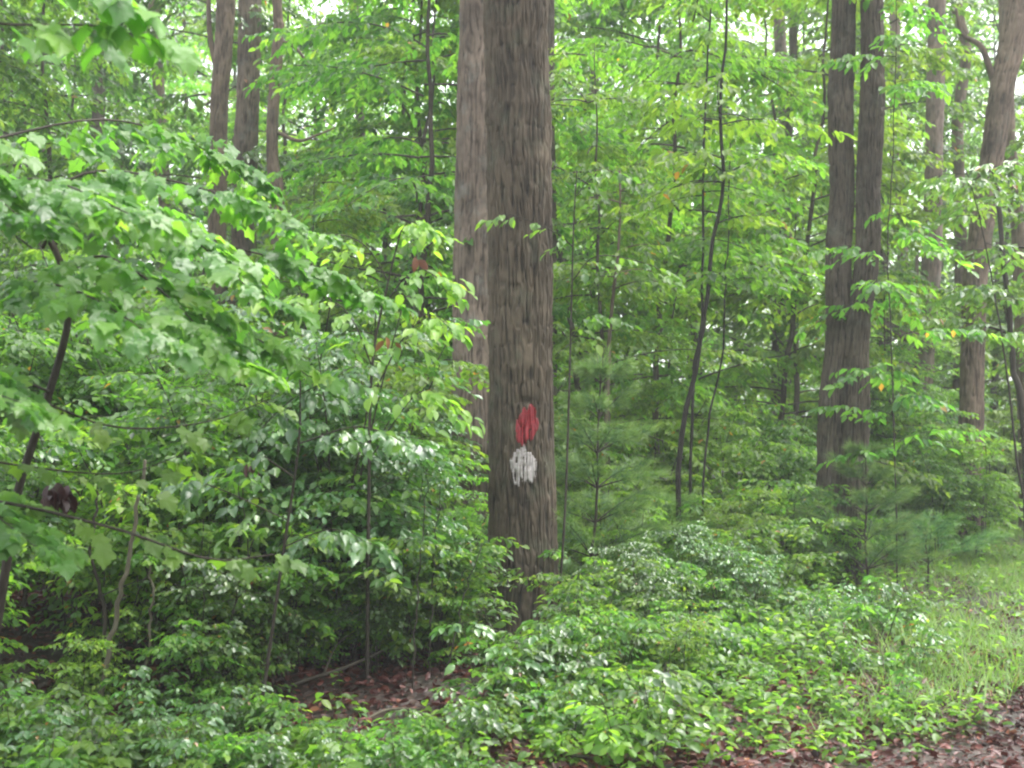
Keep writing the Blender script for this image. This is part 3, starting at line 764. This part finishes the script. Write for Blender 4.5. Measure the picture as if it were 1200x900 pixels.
LEGGY = [(325, 7.25, .62), (258, 6.9, .7), (360, 7.55, .5), (100, 6.75, .6), (375, 8.3, 1.2), (425, 7.9, 1.0), (470, 7.85, .9), (395, 7.75, .75), (350, 7.65, .7), (515, 7.8, .8), (290, 7.3, .8), (-60, 6.7, 1.1), (10, 7.3, 1.25), (75, 7.8, 1.2), (130, 7.2, .9), (195, 7.5, 1.3), (245, 7.0, .95), (290, 7.6, 1.3), (340, 8.0, 1.1), (365, 7.9, 1.4),
         (450, 8.2, 1.15), (505, 8.4, 1.0), (170, 8.3, 1.5), (60, 8.6, 1.5), (265, 8.6, 1.6), (300, 7.0, .6)]
for i, (px, Y, H) in enumerate(LEGGY):
    shrub(px, Y, H * 1.75, 6 + i % 4, 'leggy twiggy shrub in the tangle under the maple boughs', i * 1.3, 'leggy shrubs in the left thicket')
LEGGY = [(560, 8.3, 1.15), (512, 8.0, .9), (690, 7.9, .9), (622, 7.0, .5), (585, 6.6, .42), (660, 6.9, .6), (720, 7.3, .75), (700, 6.5, .5), (760, 8.2, .9), (640, 6.4, .45), (740, 9.0, 1.0)]
for i, (px, Y, H) in enumerate(LEGGY):
    shrub(px, Y, H * (.85 if 550 < px < 680 else 1.4), 6 + (i * 3) % 4, 'leggy twiggy shrub crowding round the foot of the blazed trunk', i * 1.9, 'leggy shrubs at the blazed tree')
LEGGY = [(810, 8.6, .6), (850, 9.4, .75), (790, 7.6, .5), (900, 10.4, .8), (930, 12.3, 1.0), (960, 9.0, .45), (1000, 12.6, .9), (880, 12.4, 1.1), (840, 11.4, 1.0)]
for i, (px, Y, H) in enumerate(LEGGY):
    shrub(px, Y, H * 2, 6 + (i * 3 + 1) % 4, 'leggy shrub rising out of the ground cover toward the twin trunks', i * 1.1, 'leggy shrubs in the right ground cover')

# ---- near maple with long layered boughs, upper left
def maple(name, label, Yb, stem, srad, boughs, seed, leaf=.125, mat='mid', tmpl=MAPLE, tone=.55, twn=12, twl=.42, k=6, rng_roll=.35):
    b = P(*stem[0], Yb) if len(stem[0]) == 2 else P(*stem[0]); b[2] = float(ground_h(b[0], b[1]))
    root = empty(name, b, label, 'sapling'); rg = rng_(seed)
    w = Geo(); g = Geo()
    pts = np.array([P(*(s if len(s) == 3 else (*s, Yb))) for s in stem]) - b; pts[0, 2] = -.03
    tube(w, resample(pts, 30), srad, 9)
    part('trunk', w.mesh(name + '_stem', M['stem']), root)
    for bp, r in boughs:
        w = Geo(); q = resample(np.array([P(*s) for s in bp]) - b, 16)
        tube(w, q, [r, r * .3], 7)
        tw = twigs_on(rg, q[None], twn, twl, t0=.12, slope=(-.3, .1))
        leaves_on(rg, g, tw, k, leaf, tmpl, droop=(.2, 1.0), face=.8, rollsd=rng_roll, tone0=tone, tw_geo=w, tw_r=.002, odd=.002)
        part('bough', w.mesh(name + '_bough', M['stem']), root)
    part('foliage', g.mesh(name + '_leaves', M[mat]), root)
maple('maple_sapling', 'near maple sapling with long layered boughs of broad leaves at the left', 5.4,
      [(-40, 800), (5, 680), (20, 580), (55, 470), (80, 375), (72, 310), (30, 240), (-40, 170), (-110, 60)], [.022, .016, .012],
      [([(50, 290, 5.4), (90, 225, 5.2), (200, 262, 5.0), (300, 345, 4.9)], .008),
       ([(70, 330, 5.4), (120, 300, 5.1), (200, 350, 4.9), (270, 430, 4.8)], .008),
       ([(75, 350, 5.4), (40, 330, 5.0), (100, 345, 4.7), (190, 400, 4.5)], .007),
       ([(30, 240, 5.4), (-20, 215, 5.0), (60, 212, 4.7), (150, 250, 4.5)], .008),
       ([(30, 240, 5.4), (120, 200, 5.6), (260, 228, 5.7), (350, 270, 5.8)], .008),
       ([(60, 240, 5.4), (180, 270, 5.8), (330, 305, 6.0), (430, 350, 6.1)], .008),
       ([(75, 360, 5.4), (160, 370, 5.7), (270, 380, 5.9), (360, 440, 6.0)], .008),
       ([(60, 460, 5.4), (-40, 420, 4.9), (-60, 440, 4.5), (20, 470, 4.2)], .007),
       ([(-40, 170, 5.4), (-70, 140, 5.0), (-60, 180, 4.6), (30, 260, 4.4)], .007),
       ([(-40, 170, 5.4), (120, 140, 6), (230, 170, 6.4), (300, 220, 6.6)], .007),
       ([(20, 580, 5.4), (-30, 575, 5), (-20, 590, 4.8), (40, 640, 4.6)], .006)], 501, leaf=.078, mat='mid', twn=25, twl=.40, k=10, tone=.56)
maple('maple_sapling', 'low maple sapling whose dark bough crosses the left thicket', 5.0,
      [(-160, 860), (-140, 700), (-120, 560), (-110, 470)], [.016, .008],
      [([(-125, 590, 5.0), (-20, 585, 4.9), (130, 618, 4.8), (245, 655, 4.8), (320, 650, 4.8)], .009),
       ([(-118, 500, 5.0), (0, 458, 5.1), (130, 500, 5.2), (240, 495, 5.3), (310, 470, 5.3)], .007),
       ([(-120, 520, 5.0), (20, 545, 5.0), (140, 555, 5.0), (220, 530, 5.0)], .006)], 502, leaf=.078, mat='maple', twn=9, twl=.24, k=4, tone=.3)
maple('maple_bough_sapling', 'overhanging maple with big bright leaves in the top left corner', 4.2,
      [(-260, 1050), (-250, 600), (-240, 200), (-230, -60)], [.03, .015],
      [([(-235, 40, 4.2), (-120, 10, 4.1), (0, 28, 4.0), (110, 30, 4.0), (170, 45, 4.0)], .007),
       ([(-235, 0, 4.2), (-100, -50, 4.1), (40, -30, 4.0), (140, 0, 4.0)], .006)], 503, leaf=.105, mat='maple', twn=10, twl=.25, k=5, tone=.3)
maple('maple_sapling', 'bright leaved sapling with a few orange leaves left of the blazed trunk', 7.4,
      [(430, 800), (432, 600), (436, 430), (455, 330), (470, 270)], [.013, .004],
      [([(434, 470, 7.4), (470, 400, 7.2), (505, 370, 7.1), (528, 385, 7.0)], .005),
       ([(436, 430, 7.4), (410, 370, 7.2), (370, 345, 7.1), (330, 350, 7.0)], .005),
       ([(448, 360, 7.4), (480, 320, 7.4), (505, 320, 7.3), (525, 345, 7.3)], .005),
       ([(455, 330, 7.4), (430, 290, 7.4), (395, 275, 7.4), (350, 290, 7.4)], .005),
       ([(432, 540, 7.4), (480, 470, 7.2), (505, 460, 7.1), (535, 490, 7.0)], .005),
       ([(465, 280, 7.4), (480, 260, 7.4), (500, 270, 7.4)], .004)], 504, leaf=.082, mat='bright', tmpl=OVATE, twn=12, twl=.34, k=6, tone=.62)
maple('maple_sapling', 'twiggy sapling with large leaves before the upper glossy shrubs', 6.4,
      [(300, 830), (330, 660), (350, 520), (352, 420)], [.010, .004],
      [([(338, 610, 6.4), (250, 570, 6.3), (200, 560, 6.2)], .004), ([(345, 560, 6.4), (300, 520, 6.2), (340, 470, 6.1), (400, 440, 6.0)], .005),
       ([(350, 520, 6.4), (420, 500, 6.3), (480, 520, 6.2)], .005), ([(352, 440, 6.4), (310, 400, 6.4), (270, 395, 6.4)], .004), ([(335, 640, 6.4), (390, 620, 6.2), (440, 640, 6.1)], .004)],
      505, leaf=.075, mat='cool', tmpl=OVATE, twn=13, twl=.28, k=7, tone=.5)
# leaves that hang in front of the blazed trunk
maple('maple_sapling', 'slim sapling with sparse leaves in front of the left edge of the blazed trunk', 8.5,
      [(650, 800), (662, 600), (668, 420), (672, 270), (676, 200)], [.010, .004],
      [([(672, 290, 8.5), (650, 272, 8.4), (600, 252, 8.3), (576, 258, 8.3)], .005), ([(670, 330, 8.5), (700, 300, 8.4), (760, 310, 8.3), (790, 330, 8.2)], .005),
       ([(675, 230, 8.5), (700, 200, 8.5), (730, 205, 8.5)], .003), ([(669, 400, 8.5), (690, 370, 8.5), (720, 375, 8.5)], .003)],
      506, leaf=.075, mat='mid', tmpl=OVATE, twn=8, twl=.17, k=5, tone=.55)

# ---- thin bare stems and fallen branches
def stick(name, pts, rad, label, cat, mat='stem', fallen=False, side=None):
    w = [P(*p) for p in pts]
    if fallen:
        for q, p in zip(w, pts): pass
    b = w[0].copy(); b[2] = float(ground_h(b[0], b[1]))
    if not fallen: w[0][2] = b[2] - .02
    q = resample(np.array(w) - b, 22); rg = rng_(int(pts[0][0]) + 3)
    q[1:-1] += rg.normal(0, .006, q[1:-1].shape)
    g = Geo(); tube(g, q, rad, 8)
    for s in (side or []): tube(g, resample(np.array([P(*p) for p in s]) - b, 10), [rad[-1] * .8, .002], 5)
    return solo(name, g.mesh(name, M[mat]), label, cat, loc=tuple(b))
stick('bare_sapling', [(115, 838, 6.7), (128, 760, 6.7), (142, 690, 6.7), (155, 630, 6.7), (170, 540, 6.7)], [.017, .009], 'pale bare stem standing at the lower left', 'bare sapling', 'stem_pale')
stick('bare_sapling', [(163, 835, 6.8), (172, 770, 6.8), (178, 710, 6.8), (176, 660, 6.8)], [.010, .005], 'thin pale bare stem, right of the thicker pale stem', 'bare sapling', 'stem_pale')
stick('bare_sapling', [(120, 780, 6.9), (122, 720, 6.9), (108, 660, 6.9), (110, 610, 6.9), (118, 560, 6.9)], [.012, .006], 'dark crooked bare stem left of the pale stem', 'bare sapling', side=[[(115, 700, 6.9), (150, 685, 6.9), (180, 675, 6.9)]])
rg = rng_(88)
for i in range(34):
    px = 60 + i * 14 + rg.uniform(-8, 8); Yv = rg.uniform(7.1, 8.3); lean = rg.uniform(-25, 55); top = rg.uniform(560, 660)
    gx = (px - 600) / F * Yv; pb = HOR - (float(ground_h(gx, Yv)) - EYE) / Yv * F
    o = stick('bare_sapling', [(px, pb, Yv), (px + lean * .4, pb + (top - pb) * .5, Yv), (px + lean, top, Yv)], [.006, .0025], 'thin dark upright stem in the thicket under the maple boughs', 'bare sapling')
    o['group'] = 'thin upright stems in the left thicket'
def ground_branch(pts, rad, label, mat='stem', side=()):
    w = []
    for px, Yv, up in pts:
        x = (px - 600) / F * Yv; w.append([x, Yv, float(ground_h(x, Yv)) + up])
    w = np.array(w); b = w[0].copy(); g = Geo(); tube(g, resample(w - b, 20), rad, 9)
    for s in side:
        ww = np.array([[(px - 600) / F * Yv, Yv, float(ground_h((px - 600) / F * Yv, Yv)) + up] for px, Yv, up in s]); tube(g, resample(ww - b, 10), [rad[-1], .002], 6)
    solo('fallen_branch', g.mesh('fallen_branch', M[mat]), label, 'fallen branch', loc=tuple(b))
ground_branch([(305, 7.0, .03), (350, 7.15, .06), (400, 7.3, .10), (450, 7.5, .16)], [.014, .008], 'dark fallen branch resting on the leaf litter of the bank', side=[[(380, 7.25, .09), (395, 7.4, .2), (420, 7.5, .28)]])
ground_branch([(185, 6.35, .03), (215, 6.5, .06), (250, 6.6, .1)], [.013, .007], 'short fallen branch in the leaves at the lower left', 'stem_pale')
ground_branch([(640, 6.05, .02), (680, 6.0, .03), (730, 5.95, .02)], [.012, .007], 'fallen stick at the bottom edge below the blazed trunk')
ground_branch([(1040, 9.3, .0), (1046, 9.25, .16), (1056, 9.2, .33)], [.006, .003], 'thin brown twig standing in the grass on the right')
ground_branch([(800, 8.3, .02), (830, 8.2, .04), (880, 8.4, .03)], [.012, .006], 'fallen branch in the ground cover right of the blazed trunk')

rg = rng_(89)
for i in range(22):
    px = rg.uniform(640, 1090); Yv = rg.uniform(6.9, 9.8); gx = (px - 600) / F * Yv; pb = HOR - (float(ground_h(gx, Yv)) - EYE) / Yv * F
    h = rg.uniform(50, 120); lean = rg.uniform(-45, 45)
    stick('dead_weed_stalk', [(px, pb, Yv), (px + lean * .35, pb - h * .55, Yv + .05), (px + lean, pb - h, Yv + .1)], [.0035, .0015], 'thin dry brown stalk poking out of the green ground cover', 'dry stalk', 'stem_pale' if i % 3 == 0 else 'stem',
          side=[[(px + lean * .35, pb - h * .55, Yv + .05), (px + lean * .35 + 14 * (-1) ** i, pb - h * .8, Yv + .1)]])['group'] = 'dry stalks in the ground cover'
ground_branch([(890, 7.5, .02), (930, 7.35, .05), (985, 7.3, .03)], [.010, .005], 'thin fallen branch near the path edge in the ground cover', side=[[(930, 7.35, .05), (950, 7.55, .12)]])
ground_branch([(1010, 6.7, .02), (1050, 6.75, .03), (1085, 6.7, .02)], [.008, .004], 'short dead stick on the red leaf litter of the path, lower right', 'stem_pale')
ground_branch([(420, 6.7, .02), (455, 6.85, .05), (500, 6.9, .04)], [.010, .005], 'dead stick on the open patch of litter left of the blazed trunk', 'stem_pale')

# dead leaf clumps hanging in the maple
def clump(px, py, Yv, label, s=.1, n=16, tone=(.05, .35)):
    rg = rng_(px); p = P(px, py, Yv); g = Geo()
    put_leaves(g, OVATE, rg.normal(0, s * .35, (n, 3)) * [1, 1, .7], rg.uniform(0, 6.28, n), -rg.uniform(.6, 1.5, n), rg.normal(0, .8, n), rg.uniform(.7, 1.2, n) * s, rg.uniform(*tone, n))
    solo('dead_leaf_cluster', g.mesh('dead_leaf_cluster', M['litter']), label, 'dead leaves', loc=tuple(p))
clump(72, 575, 5.45, 'dark clump of withered leaves hanging beside the dark maple stem', .1, 18, (.0, .25))
clump(296, 545, 6.5, 'small brown withered leaf cluster in the middle of the left thicket', .06, 6, (.1, .4))
clump(452, 398, 7.15, 'orange yellow dying leaf in the bright sapling left of the blazed trunk', .075, 3, (.9, 1.0))
clump(490, 302, 7.3, 'reddish brown dead leaf high in the bright sapling left of the trunk', .08, 3, (.6, .8))

# ---- seedlings and low herbs in front
HERB = []
def build_herbs():
    for k in range(6):
        rg = rng_(600 + k); g = Geo(); st = []
        for s in range(4):
            w = Geo(); a = s * 1.57 + rg.normal(0, .4); h = .42 * rg.uniform(.35, 1.25); sp = rg.uniform(.04, .28)
            ax = np.array([[.01 * math.cos(a), .01 * math.sin(a), -.01], [sp * .4 * math.cos(a), sp * .4 * math.sin(a), h * .55], [sp * math.cos(a), sp * math.sin(a), h]])
            tube(w, resample(ax, 8), [.004, .0015], 5)
            B = branches_on(rg, ax, 5, .35, 1, lambda t: .16 * (1 - .3 * t), .5, .5)
            tw = twigs_on(rg, B, 4, .10)
            leaves_on(rg, g, tw, 3, [.062, .066, .058, .066, .085, .07][k], (OVATE, OBOV, OVATE, OBOV, MAPLE, OVATE)[k], tone0=.5, tw_geo=w, tw_r=.001, droop=(-.05, .6), odd=.004)
            for b in B: tube(w, b, [.0018, .001], 3)
            st.append(w.mesh('seedling_stem', M['stem']))
        HERB.append((st, g.mesh('seedling_leaves', M[['cool', 'mid', 'cool', 'bright', 'bright', 'mid'][k]])))
build_herbs()
rg = rng_(91)
def herb_label(px, Yv):
    if px < 140: return 'low leafy seedling at the lower left corner of the bank', 'seedlings at the lower left'
    if px < 330: return 'low leafy seedling on the forest floor below the left thicket', 'seedlings below the left thicket'
    if px < 560: return 'low leafy seedling in the leaf litter left below the blazed trunk', 'seedlings left below the blazed trunk'
    if px < 780: return 'low glossy seedling in front of the blazed trunk base', 'seedlings in front of the blazed trunk'
    return 'low leafy seedling in the ground cover right of the blazed trunk', 'seedlings right of the blazed trunk'
for i in range(165):
    zone = i % 5
    px = [rg.uniform(-40, 140), rg.uniform(140, 330), rg.uniform(330, 560), rg.uniform(560, 780), rg.uniform(780, 1080)][zone]
    Yv = [rg.uniform(5.3, 6.6), rg.uniform(5.4, 6.6), rg.uniform(5.4, 6.15), rg.uniform(5.9, 8.3), rg.uniform(7.2, 10.5)][zone]
    if 330 < px < 560 and 6.7 < Yv < 7.5 and rg.random() < .6: continue
    if zone < 3 and rg.random() < .14: Yv += .9
    if 330 < px < 560 and Yv > 6.2: continue
    lab, grp = herb_label(px, Yv)
    v = int(rg.integers(0, 6)); v = 2 if v == 4 and zone == 3 else v; S = rg.uniform(.6, 1.2) * (.7, .62, .6, .95, .75)[zone]
    root = empty('seedling', base(px, Yv), lab, 'seedling', grp, rg.uniform(0, 6), S)
    for m in HERB[v][0]: part('stem', m, root)
    part('foliage', HERB[v][1], root)

# ---- litter, ground cover, grass
def scatter(n, x0, x1, y0, y1, rg, dens):
    x = rg.uniform(x0, x1, n); y = rg.uniform(y0, y1, n); k = rg.random(n) < dens(x, y); return x[k], y[k]
def litter():
    rg = rng_(71); g = Geo()
    x, y = scatter(150000, -7, 7, 4.2, 17, rg, lambda x, y: np.clip(1.15 - (y - 7.2) * .22, .12, 1) * (abs(x) < y * .5 + .6))
    n = len(x); z = ground_h(x, y) + rg.uniform(.002, .035, n)
    t = np.clip(rg.normal(.42, .2, n) + .3 * (noise2(x * 2, y * 2, 64, 40) - .5), 0, 1)
    put_leaves(g, OVATE_MID, np.stack([x, y, z], 1), rg.uniform(0, 6.28, n), rg.normal(0, .3, n), rg.normal(0, .75, n), np.where(rg.random(n) < .45, rg.uniform(.014, .035, n), rg.uniform(.03, .075, n)), t)
    m = 2500; x = rg.uniform(-4, 4, m); y = rg.uniform(5.2, 9, m); a = rg.uniform(0, 6.28, m); ln = rg.uniform(.05, .3, m); p = np.stack([x, y, ground_h(x, y) + .02], 1)
    spikes(g, p, p + np.stack([np.cos(a) * ln, np.sin(a) * ln, rg.uniform(-.01, .04, m)], 1), .0025)
    solo('leaf_litter', g.mesh('leaf_litter', M['litter']), 'wet reddish brown dead leaves covering the path edge and bank', 'leaf litter', 'stuff')
litter()
def path_edge(x): return np.interp(x, [-2, .7, 1.3, 2.3, 3.0, 5], [5.5, 6.0, 6.25, 6.75, 7.3, 8.4]) + .45 * (noise2(np.asarray(x) * .9 + 5, np.asarray(x) * 0 + 2, 64, 44) - .5)
def cover():
    rg = rng_(72); g = Geo(); w = Geo()
    def dens(x, y):
        patch = sstep(.25, .6, noise2(x * 1.5, y * 1.5, 64, 41))
        d = np.where(x > .2, .95 * sstep(0, .5, y - path_edge(x) + .35) , .22 * patch)
        d = np.where((x > .262 * y + .25 * (noise2(x * 3, y * 3, 64, 47) - .5)) & (y > 7.3), d * .12, d)
        bare = (x > -1.9) & (x < .1) & (y > 6.6) & (y < 7.6)
        return np.where(bare, d * .2, d) * (abs(x) < y * .5 + .6)
    x, y = scatter(42000, -8, 8, 4.6, 16, rg, dens)
    n = len(x); h = (.03 + .38 * rg.random(n) ** 2.2) * (1 - .4 * (y < 7.6)); az = rg.uniform(0, 6.28, n)
    b = np.stack([x, y, ground_h(x, y)], 1); top = b + np.stack([np.cos(az) * .03, np.sin(az) * .03, h], 1)
    for q in range(4):
        a = az + q * 1.75 + rg.normal(0, .4, n)
        put_leaves(g, OVATE, top - np.array([0, 0, .02]) * q + rg.normal(0, .012, (n, 3)), a, rg.uniform(-.5, .35, n), rg.normal(0, .35, n), rg.uniform(.035, .085, n), np.clip(rg.normal(.58, .17, n), .02, .92))
    spikes(g, b, top, .0015)
    solo('ground_cover', g.mesh('ground_cover', M['mid']), 'low patch of small bright green leaves carpeting the forest edge', 'ground cover', 'stuff')
cover()
def grass():
    rg = rng_(73); g = Geo()
    def dens(x, y):
        d = sstep(.225, .275, x / y) * sstep(-.1, .5, y - path_edge(x) - .1)
        brown = sstep(.48, .66, noise2(x * .9 + 3, y * .5, 64, 43))
        return d * (1 - .75 * brown) * np.clip(1.3 - y / 30, .2, 1)
    x, y = scatter(75000, 1, 14, 6.8, 27, rg, lambda x, y: dens(x, y) * (x < y * .52 + .5))
    k = 4; x = np.repeat(x, k) + rg.normal(0, .02, len(x) * k); y = np.repeat(y, k) + rg.normal(0, .02, len(y) * k); n = len(x)
    put_leaves(g, BLADE, np.stack([x, y, ground_h(x, y) - .005], 1), rg.uniform(0, 6.28, n), rg.uniform(.35, 1.35, n), rg.normal(0, .3, n), rg.uniform(.07, .24, n), np.clip(rg.normal(.55, .2, n), 0, 1))
    solo('grass', g.mesh('grass', M['grass']), 'soft green grass along the right side of the path', 'grass', 'stuff')
grass()

# ---- air
def haze():
    g = Geo(); x0, x1, y0, y1, z0, z1 = -340, 340, -340, 340, -2, 30
    V = [(x, y, z) for z in (z0, z1) for y in (y0, y1) for x in (x0, x1)]
    g.add(np.array(V), [np.array([(0, 2, 3, 1), (4, 5, 7, 6), (0, 1, 5, 4), (2, 6, 7, 3), (0, 4, 6, 2), (1, 3, 7, 5)])])
    m, nt, out = new_mat('haze_air'); v = N(nt, 'ShaderNodeVolumePrincipled'); v.inputs['Color'].default_value = (.93, .97, .95, 1)
    v.inputs['Density'].default_value = HAZE; v.inputs['Anisotropy'].default_value = .2
    nt.links.new(v.outputs[0], out.inputs['Volume'])
    solo('haze', g.mesh('haze', m, False), 'thin pale mist in the wet woods', 'haze', 'stuff')
HAZE = .0021
if HAZE > 0: haze()

# ------------------------------------------------------------------ light, camera
SUN_EL, SUN_AZ = 72.0, 60.0      # azimuth clockwise from +Y
w = bpy.data.worlds.new('World'); sc.world = w; w.use_nodes = True
nt = w.node_tree; nt.nodes.clear()
sky = nt.nodes.new('ShaderNodeTexSky'); sky.sky_type = 'NISHITA'; sky.sun_disc = False
sky.sun_elevation = R(SUN_EL); sky.sun_rotation = R(SUN_AZ); sky.air_density = 1.5; sky.dust_density = 4.0; sky.ozone_density = 1.0
hs = nt.nodes.new('ShaderNodeHueSaturation'); hs.inputs['Saturation'].default_value = .25; nt.links.new(sky.outputs[0], hs.inputs['Color'])
bg = nt.nodes.new('ShaderNodeBackground'); bg.inputs[1].default_value = .15; nt.links.new(hs.outputs[0], bg.inputs[0])
ow = nt.nodes.new('ShaderNodeOutputWorld'); nt.links.new(bg.outputs[0], ow.inputs[0])
sd = bpy.data.lights.new('overcast_sun', 'SUN'); sd.energy = 1.5; sd.angle = R(40); sd.color = (1, .97, .92)
so = bpy.data.objects.new('overcast_sun', sd); C.objects.link(so)
so.rotation_euler = (R(90 - SUN_EL), 0, R(180 - SUN_AZ))
cd = bpy.data.cameras.new('camera'); co = bpy.data.objects.new('camera', cd); C.objects.link(co); sc.camera = co
co.location = (0, 0, EYE); co.rotation_euler = (R(90), 0, 0)
cd.sensor_width = 36; cd.lens = F / 1200 * 36; cd.shift_y = (HOR - 450) / 1200
cd.clip_end = 2000; cd.clip_start = .05
cd.dof.use_dof = True; cd.dof.focus_distance = 9.0; cd.dof.aperture_fstop = 3.2
vs = sc.view_settings; vs.view_transform = 'Standard'; vs.look = 'None'; vs.gamma = 1; vs.use_curve_mapping = False; vs.exposure = 2.2
cy = sc.cycles
cy.use_denoising = True
cy.max_bounces = 12; cy.diffuse_bounces = 10; cy.glossy_bounces = 2; cy.transmission_bounces = 10; cy.volume_bounces = 0; cy.transparent_max_bounces = 8
cy.sample_clamp_indirect = 6
cy.filter_width = 2.2
cy.caustics_reflective = False; cy.caustics_refractive = False
